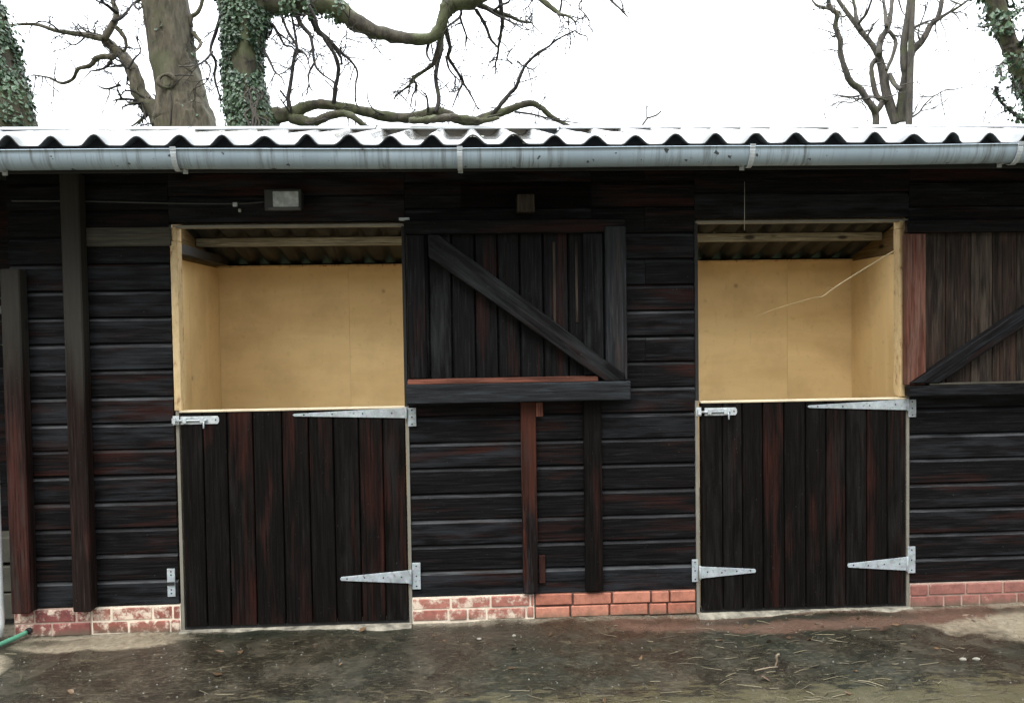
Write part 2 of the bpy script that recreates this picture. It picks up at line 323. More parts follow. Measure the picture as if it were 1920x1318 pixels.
    def build(s, name, mat, parent=None, bevel=0, solid=0):
        me = bpy.data.meshes.new(name); me.from_pydata(s.v, [], s.f); 
        uvs = []; cs = []
        for u, c in zip(s.uv, s.c):
            for x in u: uvs += x; cs += c
        me.uv_layers.new(name='uv'); me.uv_layers['uv'].data.foreach_set('uv', uvs)
        me.color_attributes.new('rnd', 'FLOAT_COLOR', 'CORNER'); me.color_attributes['rnd'].data.foreach_set('color', cs)
        me.uv_layers.active = me.uv_layers['uv']; me.uv_layers['uv'].active_render = True
        me.polygons.foreach_set('use_smooth', s.sm); [me.materials.append(q) for q in (mat if isinstance(mat, (list, tuple)) else [mat])]; me.polygons.foreach_set('material_index', s.mi); me.update()
        o = bpy.data.objects.new(name, me); COL.objects.link(o)
        if parent: o.parent = parent
        if bevel:
            m = o.modifiers.new('bevel', 'BEVEL'); m.width = bevel; m.segments = 1; m.limit_method = 'ANGLE'; m.angle_limit = R(40)
        return o
def thing(name, label, cat, loc=(0, 0, 0), group=None, kind=None):
    o = bpy.data.objects.new(name, None); COL.objects.link(o); o.location = loc; o.empty_display_size = .1
    return tag(o, label, cat, group, kind)
def tag(o, label=None, cat=None, group=None, kind=None):
    for a, b in (('label', label), ('category', cat), ('group', group), ('kind', kind)):
        if b: o[a] = b
    return o

# ------------------------------------------------------------ the setting
def gz(x, y):
    p = Vector((x*1.1, y*1.1, 0)); return .012*noise.noise(p)+.007*noise.noise(p*4.3)+.0035*noise.noise(p*15)-.004
m = MB(); xs = [-90, -30, -9]+[-6+i*.045 for i in range(300)]+[9, 30, 90]; ys = [-90, -30, -9, -4]+[-1.7+i*.03 for i in range(55)]+[.0, .12, 1.2, 3.9]
nx = len(xs)
for y in ys:
    for x in xs: m.v.append((x, y, gz(x, y)-(.035 if y > .05 else 0)))
for j in range(len(ys)-1):
    for i in range(nx-1):
        a = j*nx+i; m.face((a, a+1, a+nx+1, a+nx), [(0, 0)]*4, (1, 1, 1, 1), True)
tag(m.build('yard', GND), kind='structure')
m = MB(); m.box(-400, 400, -400, 400, -.5, -.06); tag(m.build('ground', GRASS), kind='structure')

# ------------------------------------------------------------ the stable
ST = thing('stable_block', 'dark timber stable range with corrugated roof and two half doors open above', 'stable')
XL, XR, DEP = -2.43, 6.4, 3.4
PITCH = .1985; X0 = -2.165
def amp(i): random.seed(900+i); a = random.uniform(.9, 1.12); w_ = random.uniform(.92, 1.12); return a, w_
def corr(x):
    t = (x-X0)/PITCH; i = round(t); a, w_ = amp(i); u = abs(t-i)/w_
    c = .5+.5*math.cos(min(u/.31, 1)*math.pi)
    return .048*a*(c**.75)
EZ = 2.484; EY = -.455; SL = .267; RY = 1.0
BZ = EZ+SL*(RY-EY)+.0
def roof_sheet(x0, x1, y0, y1, z0, z1, mat, parent, name, steps=8, jag=0, thick=.007, inv=False):
    m = MB(); n = int((x1-x0)/PITCH*14)
    xx = [x0+(x1-x0)*i/n for i in range(n+1)]
    for j in range(steps+1):
        t = j/steps
        for x in xs_cache(xx): pass
        for x in xx:
            sh = int((x+20)//1.02); random.seed(sh); off = random.uniform(-.008, .008) if j == 0 else 0
            m.v.append((x, y0+(y1-y0)*t+off*jag, z0+(z1-z0)*t+corr(x)+.004*noise.noise(Vector((x*2, t*3, 0)))))
    k = n+1
    for j in range(steps):
        for i in range(n):
            a = j*k+i; m.face((a, a+1, a+k+1, a+k), [(0, 0)]*4, (1, 1, 1, 1), True)
    o = m.build(name, mat, parent)
    if thick:
        sm = o.modifiers.new('thickness', 'SOLIDIFY'); sm.thickness = thick; sm.offset = -1
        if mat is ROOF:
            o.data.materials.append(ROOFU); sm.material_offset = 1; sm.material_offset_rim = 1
    return o
def xs_cache(x): return ()
RX0, RX1 = -5.4, 6.6
FY = .16; FZ = EZ+SL*(FY-EY)
roofo = roof_sheet(RX0, RX1, EY, FY, EZ, FZ, ROOF, ST, 'roof', 6, 1)
pv = RX0
for a, b in [(-2.32, .45), (.72, 3.6), (RX1, RX1)]:
    roof_sheet(pv, a, FY, RY, FZ, BZ, ROOF, ST, 'roof', 5, 0)
    if b > a: roof_sheet(a, b, FY, RY, FZ, BZ, RLIGHT, roofo, 'rooflight', 5, 0, thick=0)
    pv = b
BE = 3.65; BZ2 = BZ-.264*(BE-RY)
lights = [(-2.32, .45), (.72, 3.6), (4.7, 5.6)]
def slope_z(y): return EZ+SL*(y-EY) if y < RY else BZ-.264*(y-RY)
prev = RX0
for a, b in lights+[(RX1, RX1)]:
    roof_sheet(prev, a, RY, BE, BZ, BZ2, ROOF, ST, 'roof', 6, 0)
    if b > a:
        roof_sheet(a, b, RY, RY+.06, BZ, slope_z(RY+.06), ROOF, ST, 'roof', 1, 0)
        roof_sheet(a, b, RY+.06, 2.42, slope_z(RY+.06), slope_z(2.42), RLIGHT, roofo, 'rooflight', 4, 0, thick=0)
        roof_sheet(a, b, 2.42, BE, slope_z(2.42), BZ2, ROOF, ST, 'roof', 3, 0)
    prev = b
m = MB(); x = RX0
while x < RX1:
    m.prism((x, RY-.10, BZ+.052), (1, 0, 0), (0, 1, 0), (0, 0, 1), [(0, -.035), (.1, .0), (.2, -.035), (.2, -.028), (.1, .012), (0, -.028)], 1.19); x += 1.2
m.build('ridge_cap', ROOF, roofo)
# dark sheet added to blacken the gaps under the crests; fascia behind the gutter
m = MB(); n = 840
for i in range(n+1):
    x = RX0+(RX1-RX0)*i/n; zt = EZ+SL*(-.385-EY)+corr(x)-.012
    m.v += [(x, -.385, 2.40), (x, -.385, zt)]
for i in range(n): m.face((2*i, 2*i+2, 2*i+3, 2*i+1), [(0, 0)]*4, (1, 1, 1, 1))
m.build('eave_gap_shade', DARK, ST)
m = MB(); m.box(RX0, RX1, -.38, -.355, 2.372, 2.50); m.build('fascia', DARK, ST, .002)
for i in range(20):
    m = MB(); x = -5+i*.6; m.prism((x, -.36, 2.43), (0, .966, .258), (1, 0, 0), (0, 0, 1), [(0, 0), (.045, 0), (.045, .07), (0, .07)], 1.38); m.build('rafter', W_CLAD, ST)
# gutter: deep half round with rolled rims, sagging a little and rising to the right
GY = -.478; GR = .056
def gzc(x): return 2.446 + (.0045*max(0, x-.6)) + .0015*max(0, x-1.6)**2*1.2 - .0022*math.cos((x+.3)*2.6)
m = MB(); n = 260; prof = []
for k in range(15):
    a = math.pi*(k/14); prof.append((-GR*math.cos(a), -GR*1.45*math.sin(a)))
prof = [(-GR-.003, .004), (-GR-.006, .0)]+prof+[(GR+.003, .004)]
kk = len(prof)
for i in range(n+1):
    x = RX0+(RX1-RX0)*i/n
    for p, q in prof: m.v.append((x, GY+p, gzc(x)+q))
for i in range(n):
    for j in range(kk-1): a = i*kk+j; m.face((a, a+1, a+kk+1, a+kk), [(0, 0)]*4, (1, 1, 1, 1), True)
gut = m.build('gutter', GUT, ST); sm = gut.modifiers.new('thickness', 'SOLIDIFY'); sm.thickness = .003
def bracket(x, wd=.026, union=False):
    m = MB(); pts = []
    for k in range(17):
        a = math.pi*(k/16)*1.0; pts.append((-(GR+.0055)*math.cos(a), -(GR*1.45+.0055)*math.sin(a)))
    pts = [(-GR-.012, .010), (-GR-.010, -.004)]+pts+[(GR+.02, -.01)]
    b = 0; z = gzc(x)
    for i, (p, q) in enumerate(pts):
        t = 1-.25*i/len(pts)
        for xx, e in ((-wd/2*t, 0), (wd/2*t, 0)): m.v.append((x+xx, GY+p, z+q))
    for i in range(len(pts)-1): m.face((2*i, 2*i+2, 2*i+3, 2*i+1), [(0, 0)]*4, (1, 1, 1, 1), False)
    o = m.build('gutter_bracket', GUTW, gut); s2 = o.modifiers.new('thickness', 'SOLIDIFY'); s2.thickness = .005; s2.offset = 1
    m = MB(); m.box(x-.009, x+.009, GY+.0, -.38, z-.072, z-.058, c=(1, 1, 1, 1)); m.box(x-.012, x+.012, -.386, -.38, z-.085, z-.0)
    m.build('bracket_arm', GUTW, gut, .001)
for x in (-4.6, -3.4, -2.22, -1.372, -.045, 1.36, 2.69, 3.9, 5.2): bracket(x)

# cladding boards: shiplap with a cove on the top edge
def clad(x0, x1, z0, z1, name='wall', off=0., seams=(), y=0., pitch=.1405, mat=W_CLAD):
    m = MB(); z = z0
    while z < z1-.01:
        h = min(pitch, z1-z); random.seed(int((z*100)+x0*1000)); dz = random.uniform(-.002, .002); dy = random.uniform(-.0025, .0015)
        pr = [(dy-.002, .006), (dy-.003, h-.021), (dy+.012, h-.007), (dy+.014, h), (.02, h), (.02, .006)]
        if h < .05: h = .05
        edges = [x0]+[s_ for s_ in seams if x0 < s_ < x1 and random.random() < .35]+[x1]
        for a, b in zip(edges[:-1], edges[1:]):
            m.prism((a+.001, y, z+dz), (1, 0, 0), (0, 1, 0), (0, 0, 1), [(p, q) for p, q in pr], b-a-.002)
        z += pitch
    nf = len(m.f)//8; m.box(x0, x1, y+.0215, y+.035, z0, z1, c=(.5, .5, .5, 1))
    o = m.build(name, mat, ST); o.data.materials.append(W_COVE_LIT)
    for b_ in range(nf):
        o.data.polygons[b_*8+1].material_index = 1  # cove face gets the painted highlight colour
    return o
Z0 = .137; TOP = 2.592
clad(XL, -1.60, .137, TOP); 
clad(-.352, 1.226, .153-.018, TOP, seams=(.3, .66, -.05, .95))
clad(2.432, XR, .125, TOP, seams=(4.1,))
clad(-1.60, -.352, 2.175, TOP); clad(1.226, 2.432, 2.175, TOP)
# end, back and dividing walls
for x in (XL+.005, XR-.02):
    m = MB(); z = .0
    while z < 2.2: m.box(x, x+.02, .04, DEP, z, z+.136, 'y'); z += .14
    m.build('wall', W_CLAD, ST)
z = 0; m = MB()
while z < 2.2: m.box(XL, XR, DEP, DEP+.02, z, z+.136); z += .14
m.build('wall', W_CLAD, ST)
# dark upper gables inside, above the plywood
for x in (-2.40, .60, 3.72):
    m = MB(); y = .05
    pts = [(.05, 2.0), (DEP-.02, 2.0), (DEP-.02, BZ-.264*(DEP-.02-RY)-.02), (RY, BZ-.02), (.05, BZ-SL*(RY-.05)-.02)]
    m.prism((x, 0, 0), (1, 0, 0), (0, 1, 0), (0, 0, 1), pts, .02); m.build('gable_panel', GABLE, ST)
# plywood lining: panels with seams
def lining(x0, x1):
    zt = 2.205
    m = MB(); x = x0; yb = 3.3
    while x < x1-.01:
        x2 = min(x+1.22, x1); random.seed(int(x*100)); t = random.uniform(.85, 1)
        m.box(x, x2-.0015, yb, yb+.012, .0, zt, 'x', (t, t, t, 1)); x = x2
    m.build('back_panel', PLY, ST)
    for xw, s_ in ((x0, 1), (x1, -1)):
        m = MB(); y = .06
        while y < 3.28:
            y2 = min(y+1.22, 3.297); t = random.uniform(.85, 1)
            a, b = (xw, xw+.012) if s_ > 0 else (xw-.012, xw)
            m.box(a, b, y, y2-.002, .0, zt-.015, 'z', (t, t, t, 1)); y = y2
        m.build('side_panel', PLY, ST)
    m = MB(); m.box(x0, x1, yb-.012, yb+.0, zt-.012, zt+.008); m.build('panel_trim', PALE, ST, .002)
    m = MB(); m.box(x0, x1, .05, yb-.015, -.05, .012); m.build('stall_floor', GND, ST)
lining(-2.38, .595); lining(.625, 3.715)
# front wall inner face (ply) gives the stalls their inside bounce
for a, b, z1, z2 in ((-2.36, -1.62, .01, 2.1), (-.34, .585, .01, 2.1), (.64, 1.2, .01, 2.1), (2.45, 3.69, .01, 2.1)):
    m = MB(); m.box(a, b, .042, .054, z1, z2, 'x', (.9, .9, .9, 1)); m.build('front_panel', PLY, ST)
# purlins under the back slope, wall plates
for y in (2.73, 1.75, .95, .3):
    z = (BZ-.264*(y-RY) if y > RY else BZ-SL*(RY-y))-.012
    m = MB(); m.box(-2.37, 3.70, y-.025, y+.025, z-.072, z); m.build('purlin', W_OLD, ST, .003)
m = MB(); m.box(-2.36, -2.27, .1, 3.28, 2.215, 2.29, 'y'); m.build('wall_plate', DARK, ST)

# brick plinths
def bricks(x0, x1, z0, zt, mat, mort, name='brick_plinth', recess=.006, dark=False):
    h = (zt-z0)/2; root = None; m = MB(); random.seed(int(x0*77))
    for r_ in range(2):
        x = x0-(.11 if r_ else .02); 
        while x < x1:
            ln = .215 if random.random() < .72 else .1025; a, b = max(x, x0), min(x+ln, x1)
            if b-a > .015:
                dy = random.uniform(-.006, .0008); j = random.uniform(-.0022, .0022)
                m.box(a+.0045, b-.0045, -.014+dy, .1, z0+h*r_+.005+j, z0+h*(r_+1)-.005+j, 'x')
            x += ln+.002
    o = m.build(name, mat, ST, .0035)
    m = MB(); m.box(x0, x1, -.014+recess, .10, z0-.05, zt-.001); m.build('mortar', mort, o)
bricks(-2.46, -2.06, -.012, .136, BR_P, MO_P, recess=.004); bricks(-2.058, -1.59, -.012, .136, BR_L, MO_W, recess=.002)
bricks(-.352, .315, .0, .134, BR_M, MO_W, recess=.003); bricks(.318, 1.215, -.003, .134, BR_O, MO_D, recess=.012)
bricks(2.432, 6.4, -.01, .124, BR_R, MO_P, recess=.0045)
# thresholds
for a, b in ((-1.59, -.354), (1.217, 2.43)):
    m = MB(); n = 30
    for i in range(n+1):
        x = a+(b-a)*i/n; e = -.075+.022*noise.noise(Vector((x*5, 0, 3)))
        z = .0+.004*noise.noise(Vector((x*9, 1, 0)))
        m.v += [(x, .1, z), (x, -.04, z), (x, e, z-.012), (x, e-.015, z-.045)]
    for i in range(n):
        for j in range(3): q = i*4+j; m.face((q, q+1, q+5, q+4), [(0, 0)]*4, (1, 1, 1, 1), True)
    m.build('threshold', THR, ST)

# door frames: pale jamb edges, thin lining line over the head
def frame(x0, x1, left):
    m = MB(); w_ = .017
    m.box(x0-w_, x0, -.012, .04, .0, 1.18, 'z'); o = m.build('door_frame', LINE, ST, .001)
    m = MB(); m.box(x1, x1+w_, -.012, .04, .0, 1.18, 'z'); m.build('jamb', LINE, o, .001)
    m = MB()
    if left: m.prism((x0-.021, -.018, 1.181), (0, 0, 1), (1, 0, 0), (0, 1, 0), [(0, 0), (.038, 0), (.038, .07), (0, .07)], .90); m.box(x0-.005, x0+.017, -.016, .05, 2.082, 2.156, 'z')
    else: m.prism((x1-.040, -.018, 1.181), (0, 0, 1), (1, 0, 0), (0, 1, 0), [(0, 0), (.052, 0), (.052, .07), (0, .07)], .93); m.box(x1-.040, x1-.018, -.016, .05, 2.112, 2.156, 'z')
    m.build('jamb_strip', PALE, o, .003)
    m = MB()
    if left: m.box(x1-.004, x1+.014, -.012, .04, 1.18, 2.15, 'z')
    else: m.box(x0-.014, x0+.004, -.012, .04, 1.18, 2.15, 'z')
    m.build('jamb_strip', DARK, o, .001)
    m = MB(); m.box(x0-.005, x1+.005, -.013, .03, 2.150, 2.164); m.build('head_lining', LINE, o, .001)
frame(-1.570, -.368, True); frame(1.236, 2.412, False)

# hardware
def plate(m, x0, x1, y, z0, z1, th=.004, c=None): m.box(x0, x1, y-th, y, z0, z1, 'x', c)
def screw(m, x, y, z, r=.0045):
    m.prism((x, y, z), (0, -1, 0), (1, 0, 0), (0, 0, 1), [(r*math.cos(a*math.pi/4), r*math.sin(a*math.pi/4)) for a in range(8)], .002)
def tee_hinge(parent, xh, z, ln, side, ya, yb, h0=.078, h1=.022, ph=.145, pw=.045, pz=0):
    """strap runs from xh by ln (side -1 left, 1 right); plate on the other side"""
    m = MB(); s_ = side; n = 5
    pf = [(0, -h0/2), (ln*.985, -h1/2), (ln, 0), (ln*.985, h1/2), (0, h0/2)]
    m.prism((xh, ya, z), (0, -1, 0), (s_, 0, 0), (0, 0, 1), pf, .005)
    m.box(min(xh-s_*.012, xh-s_*(.012+pw)), max(xh-s_*.012, xh-s_*(.012+pw)), yb-.004, yb, z-ph/2+pz, z+ph/2+pz)
    m.tube([(xh-s_*.004, min(ya, yb)-.006, z-h0*.55), (xh-s_*.004, min(ya, yb)-.006, z+h0*.55)], [.007, .007], 8)
    m.k = 1
    for t in (.12, .38, .65, .9): screw(m, xh+s_*ln*t, ya-.005, z+random.uniform(-.004, .004))
    for t in (-.38, 0, .38): screw(m, xh-s_*(.012+pw/2), yb-.004, z+pz+ph*t)
    return m.build('hinge', [GALV, DARK], parent, .001)
ZINC = simple('zinc_bright', (.60, .64, .65), .35, .25, var=.4, sc=30)
def bolt(parent, x0, x1, z, y, slope=0):
    h = .021
    m = MB(); pf = [(0, -h), (x1-x0-.012, -h), (x1-x0-.003, -h*.6), (x1-x0, 0), (x1-x0-.003, h*.6), (x1-x0-.012, h), (0, h)]
    m.prism((x0+.045, y, z), (0, -1, 0), (1, 0, 0), (0, 0, 1), [(p*(x1-x0-.045)/(x1-x0), q) for p, q in pf], .004)
    m.box(x0, x0+.034, -.004-.012, -.012, z-.024, z+.024)
    for t in (x0+.06, x0+.15): m.box(t, t+.018, y-.018, y-.003, z-.013, z+.013)
    m.box(x0+.005, x0+.022, y-.020, y-.0, z-.014, z+.014)
    m.k = 1; m.tube([(x0+.004, y-.011, z), (x0+.185, y-.011, z)], [.0062]*2, 8); m.tube([(x0+.172, y-.011, z), (x0+.172, y-.024, z-.014), (x0+.172, y-.026, z-.042)], [.0045]*3, 8)
    m.k = 2; m.prism((x1-.018, y-.004, z), (0, -1, 0), (1, 0, 0), (0, 0, 1), [(.004*math.cos(a*.785), .005*math.sin(a*.785)) for a in range(8)], .001)
    m.box(x0+.072, x0+.14, y-.006, y-.004, z-.008, z+.008)
    m.build('bolt', [ZINC, GALV, DARK], parent, .001)

# lower doors
def lower_door(x0, x1, seams, z0, z1, label):
    m = MB(); e = [x0]+seams+[x1]
    for a, b in zip(e[:-1], e[1:]):
        m.prism((a+.0022, -.022, z0), (0, 0, 1), (1, 0, 0), (0, 1, 0), [(.0, .006), (.004, .0), (b-a-.0085, .0), (b-a-.0045, .006), (b-a-.0045, .022), (0, .022)], z1-z0-.0)
    m.box(x0, x1, .0005, .018, z0+.01, z1-.004, 'z', (.5, .2, .5, 1))
    o = m.build('lower_door', W_DOOR, ST); tag(o, label)
    m = MB(); m.box(x0-.002, x1+.002, -.028, .022, z1-.001, z1+.009); m.build('top_capping', CAP, o, .002)
    m = MB(); m.box(x0-.004, x1+.004, -.010, .03, z0-.022, z0-.003); m.build('bottom_seal', DARK, o)
    return o
d1 = lower_door(-1.562, -.372, [-1.445, -1.318, -1.182, -1.029, -.887, -.756, -.621, -.492], .022, 1.172, 'left lower half door')
bolt(d1, -1.602, -1.355, 1.130, -.024)
tee_hinge(d1, -.368, 1.147, .60, -1, -.024, -.014, h0=.056, h1=.014, ph=.10, pz=-.025)
tee_hinge(d1, -.360, .256, .375, -1, -.024, -.014, h0=.072, h1=.02)
d2 = lower_door(1.249, 2.405, [1.367, 1.478, 1.593, 1.713, 1.834, 1.95, 2.062, 2.181, 2.298], .020, 1.166, 'right lower half door')
bolt(d2, 1.222, 1.448, 1.119, -.024)
tee_hinge(d2, 2.408, 1.136, .565, -1, -.024, -.014, h0=.060, h1=.014, ph=.098, pz=-.022)
tee_hinge(d2, 2.404, .245, .338, -1, -.024, -.014, h0=.076, h1=.022, ph=.15, pz=.018)
tee_hinge(d2, 1.238, .231, .31, 1, -.024, -.014, h0=.066, h1=.02, ph=.125, pw=.034, pz=.008)
# lone keeper plate left of the first door
m = MB(); m.box(-1.657, -1.616, -.010, -.002, .182, .333)
m.k = 1
for z in (.2, .22, .3, .318): screw(m, -1.636, -.010, z)
o = m.build('keeper_plate', [GALV, DARK], ST, .001); m = MB(); m.box(-1.655, -1.618, -.016, -.0105, .245, .262)
m.build('keeper_band', DARK, o)

# upper doors folded back against the wall (inner faces showing)
def brace_poly(m, P, y, th):
    """flat board cut square to the ledges; grain follows its longest edge"""
    a, b = max(zip(P, P[1:]+P[:1]), key=lambda e: math.dist(*e)); d = Vector((b[0]-a[0], b[1]-a[1])).normalized(); c = m.rc(); n = len(P); k = len(m.v)
    uv = [(P[i][0]*d.x+P[i][1]*d.y+9, -P[i][0]*d.y+P[i][1]*d.x+4) for i in range(n)]
    for yy in (y, y-th):
        for p in P: m.v.append((p[0], yy, p[1]))
    m.face(tuple(k+i for i in range(n)), uv, c); m.face(tuple(k+n+i for i in reversed(range(n))), uv[::-1], c)
    for i in range(n):
        j = (i+1) % n; m.face((k+j, k+i, k+n+i, k+n+j), [uv[j], uv[i], (uv[i][0], uv[i][1]+th), (uv[j][0], uv[j][1]+th)], c)
def upper_left():
    y = -.050; x0, x1, zb, zt = -.350, .833, 1.205, 2.172
    m = MB(); e = [x0]; random.seed(4)
    while e[-1] < x1-.13: e.append(e[-1]+random.uniform(.118, .138))
    e[-1] = x1
    for a, b in zip(e[:-1], e[1:]): m.prism((a+.002, y, zb+.02), (0, 0, 1), (1, 0, 0), (0, 1, 0), [(0, .008), (.006, 0), (b-a-.01, 0), (b-a-.004, .008), (b-a-.004, .022), (0, .022)], zt-zb-.02)
    o = m.build('upper_door', W_UP, ST); tag(o, 'left upper door folded back')
    m = MB(); m.box(x0, x1-.002, y-.036, y-.001, zt-.075, zt); m.build('ledge', W_UP, o, .004)
    m = MB(); m.box(x0-.004, x1+.008, y-.070, y-.001, zb-.004, zb+.098); m.build('ledge', W_LEDGE, o, .005)
    m = MB(); m.box(x0+.004, x0+.318+.70, y-.060, y-.003, zb+.0985, zb+.125); m.build('ledge', W_RED, o, .003)
    m = MB(); m.box(x0+.010, x0+.105, y-.030, y-.001, zb+.127, zt-.078, 'z'); m.build('stile', W_UP, o, .004)
    m = MB(); m.box(x1-.235, x1-.128, y-.030, y-.001, zb+.13, zt-.078, 'z'); m.build('stile', W_UP, o, .004)
    m = MB(); m.box(x1-.118, x1-.004, y-.048, y-.001, zb+.10, zt-.04, 'z'); m.build('stile', W_LEDGE, o, .005)
    m = MB(); brace_poly(m, [(-.225, 1.975), (-.225, 2.09), (-.165, 2.09), (.812, 1.337), (.812, 1.304), (.703, 1.304)], y-.0015, .068); m.build('brace', W_UP, o, .005)
    for x, w_ in ((.215, .06), (.445, .014), (.565, .014)):
        m = MB(); m.box(x-w_/2, x+w_/2, y-.006, y-.0005, zb+.13 if w_ > .03 else 1.62, zt-.12, 'z'); m.build('cover_strip', W_UP2 if w_ < .03 else W_UP, o, .001)
upper_left()
def upper_right():
    y = -.050; x0, x1, zb, zt = 2.378, 3.62, 1.200, 2.13
    m = MB(); e = [x0+.11]; random.seed(8)
    while e[-1] < x1-.15: e.append(e[-1]+random.uniform(.12, .145))
    e[-1] = x1
    for a, b in zip(e[:-1], e[1:]): m.prism((a+.002, y, zb+.03), (0, 0, 1), (1, 0, 0), (0, 1, 0), [(0, .004), (.004, 0), (b-a-.006, 0), (b-a-.003, .004), (b-a-.003, .022), (0, .022)], zt-zb-.03)
    o = m.build('upper_door', W_UP2, ST); tag(o, 'right upper door folded back, worn brown boards')
    m = MB(); m.box(x0, x1, y-.060, y-.001, zb-.012, zb+.045); m.build('ledge', W_CLAD, o, .004)
    m = MB(); m.box(x0+.115, x1, y-.050, y-.001, zb+.047, zb+.058); m.build('ledge', W_GREY, o, .002)
    m = MB(); m.box(x0, x0+.108, y-.030, y+.02, zb+.047, zt-.055, 'z'); m.build('stile', W_RED, o, .004)
    m = MB(); m.box(x0, x1, y-.036, y-.001, zt-.05, zt+.02); m.build('ledge', W_CLAD, o, .004)
    m = MB(); m.box(x1-.10, x1, y-.040, y-.001, zb+.06, zt-.052, 'z'); m.build('stile', W_UP2, o, .004)
    m = MB(); brace_poly(m, [(2.385, 1.2585), (3.50, 1.963), (3.516, 1.945), (3.516, 1.873), (2.548, 1.2585)], y-.0015, .056); m.build('brace', W_CLAD, o, .006)
upper_right()

# battens, posts, rail
m = MB(); m.box(.254, .336, -.045, -.004, .150, 1.195, 'z'); o = m.build('batten', W_BATA, ST, .004)
m = MB(); m.box(.3365, .376, -.040, -.004, 1.112, 1.19, 'z', (.95, .1, .5, 1)); m.build('notch_block', W_RED, o, .003)
m = MB(); m.box(.597, .694, -.040, -.004, .148, 1.195, 'z'); m.build('batten', W_DOOR, ST, .004)
m = MB(); m.box(.343, .379, -.018, -.003, .195, .348, 'z', (.95, .1, .5, 1)); m.build('small_block', W_POST, ST, .002)
for xa, xb, z1, q in ((-2.118, -2.022, 2.43, .006), (-2.432, -2.335, 1.94, .022)):
    m = MB(); m.prism((xa, -.085, .139), Vector((-.0, 0, 1)), (1, 0, 0), (0, 1, 0), [(0, 0), (xb-xa, 0), (xb-xa, .078), (0, .078)], z1-.139); m.build('post', W_POST, ST, .006)
m = MB(); m.box(-2.06+.04, -1.582, -.026, -.004, 2.056, 2.155); m.build('rail', W_GREY, ST, .004)
m = MB(); m.box(.247, .340, -.12, -.004, 2.205, 2.30, 'y'); m.build('beam_end', W_UP2, ST, .004)

# ------------------------------------------------------------ neighbouring bay at far left
NB = thing('shed', 'dark recessed shed wall at the far left edge beyond the stable post', 'shed', (-3.9, .6, 0))
m = MB(); m.v = []; z = 0
while z < 2.5: m.box(-1.5, 1.44, 0, .02, z, z+.138); z += .14
m.build('wall', W_CLAD, NB)
m = MB()
for i, z in enumerate((.0, .155, .32)): m.box(.8, 1.35+.0, -.36, -.2, z, z+.145)
m.build('plinth', simple('pale_block', (.06, .057, .042), .85, var=.4, sc=9, bump=.4), NB, .006)

# ------------------------------------------------------------ fittings
DP = thing('downpipe', 'white plastic downpipe standing by the brick base at the left edge', 'pipe', (-2.519, -.06, 0))
m = MB(); m.tube([(0, -.02, .02), (0, 0, .09), (0, 0, 2.0), (0, -.15, 2.18), (0, -.40, 2.30), (0, -.418, 2.40)], [.034]*6, 16); m.build('pipe', simple('white_plastic', (.8, .8, .78), .4), DP)
m = MB(); m.tube([(0, 0, 1.70), (0, 0, 1.76)], [.039, .039], 16); m.box(-.05, .05, .03, .055, 1.71, 1.75); m.build('clip', simple('white_clip', (.75, .75, .73), .4), DP)

SL_ = thing('floodlight', 'small floodlight with pale glass under the eave above the left door', 'lamp', (-.975, 0, 2.285))
m = MB(); m.prism((-.10, -.075, -.058), (1, 0, 0), (0, 1, 0), (0, 0, 1), [(0, .0), (-.012, .012), (-.012, .11), (0, .12), (.06, .095), (.06, .02)], .19)
m.build('housing', simple('lamp_housing', (.03, .03, .03), .5), SL_, .003)
m = MB(); m.box(-.055, .078, -.0915, -.087, -.040, .042); m.build('glass', simple('frosted_glass', (.42, .46, .46), .3, var=.5, sc=30), SL_, .002)
m = MB(); m.box(-.08, .085, -.094, -.086, -.055, -.041); m.build('lower_trim', simple('trim_grey', (.08, .08, .08), .5), SL_, .002)
m = MB(); m.box(-.025, .025, -.02, -.002, -.05, .05); m.build('bracket', DARK, SL_, .002)
m = MB(); m.tube([(-2.40, -.010, 2.300), (-2.0, -.012, 2.294), (-1.6, -.01, 2.282), (-1.24, -.010, 2.277), (-1.08, -.02, 2.285)], [.005]*5, 6, sub=4); 
tag(m.build('cable', simple('cable_grey', (.035, .035, .035), .5)), 'thin grey cable running along the boards to the floodlight', 'cable')
CL = thing('junction_clip', 'tiny pale cable clip on the cable left of the floodlight', 'clip', (-1.245, -.02, 2.27))
m = MB(); m.box(-.012, .012, -.004, .008, -.01, .012); m.build('body', GUTW, CL, .002)
m = MB(); m.box(.016, .03, -.004, .008, -.04, -.022); m.build('tab', simple('clip_grey', (.3, .3, .28), .5), CL, .002)
m = MB(); m.box(-.38, -.325, -.055, -.02, 2.176, 2.190); tag(m.build('metal_catch', GUTW, None, .002), 'small pale catch at the top right corner of the left opening', 'catch')
m = MB(); m.tube([(1.472, -.10, 2.36), (1.471, -.10, 2.2), (1.470, -.10, 2.10)], [.0016]*3, 5); tag(m.build('hanging_string', simple('string_pale', (.4, .4, .36), .8)), 'short pale string hanging in front of the right opening', 'string')
m = MB(); P = [(2.395, .02, 2.012), (2.36, .05, 1.985), (2.18, .08, 1.875), (2.05, .10, 1.79), (1.985, .1, 1.745), (1.95, .1, 1.742), (1.86, .11, 1.72), (1.72, .12, 1.68), (1.61, .13, 1.64)]
m.tube(P, [.0042, .0048, .0042, .0038, .0034, .0026, .0022, .0018, .0008], 5, sub=3, wob=.3); m.tube([(2.05, .1, 1.79), (2.02, .1, 1.80), (1.99, .1, 1.765)], [.0015, .001, .0008], 4)
tag(m.build('twine', simple('twine_straw', (.62, .48, .26), .7)), 'pale frayed twine sagging diagonally across the right opening', 'twine')
m = MB(); m.tube([(-2.39, -.03, .022), (-2.42, -.12, .018), (-2.50, -.35, .02), (-2.56, -.6, .018), (-2.66, -1.0, .018), (-2.85, -1.3, .018)], [.0125]*6, 10, sub=5)
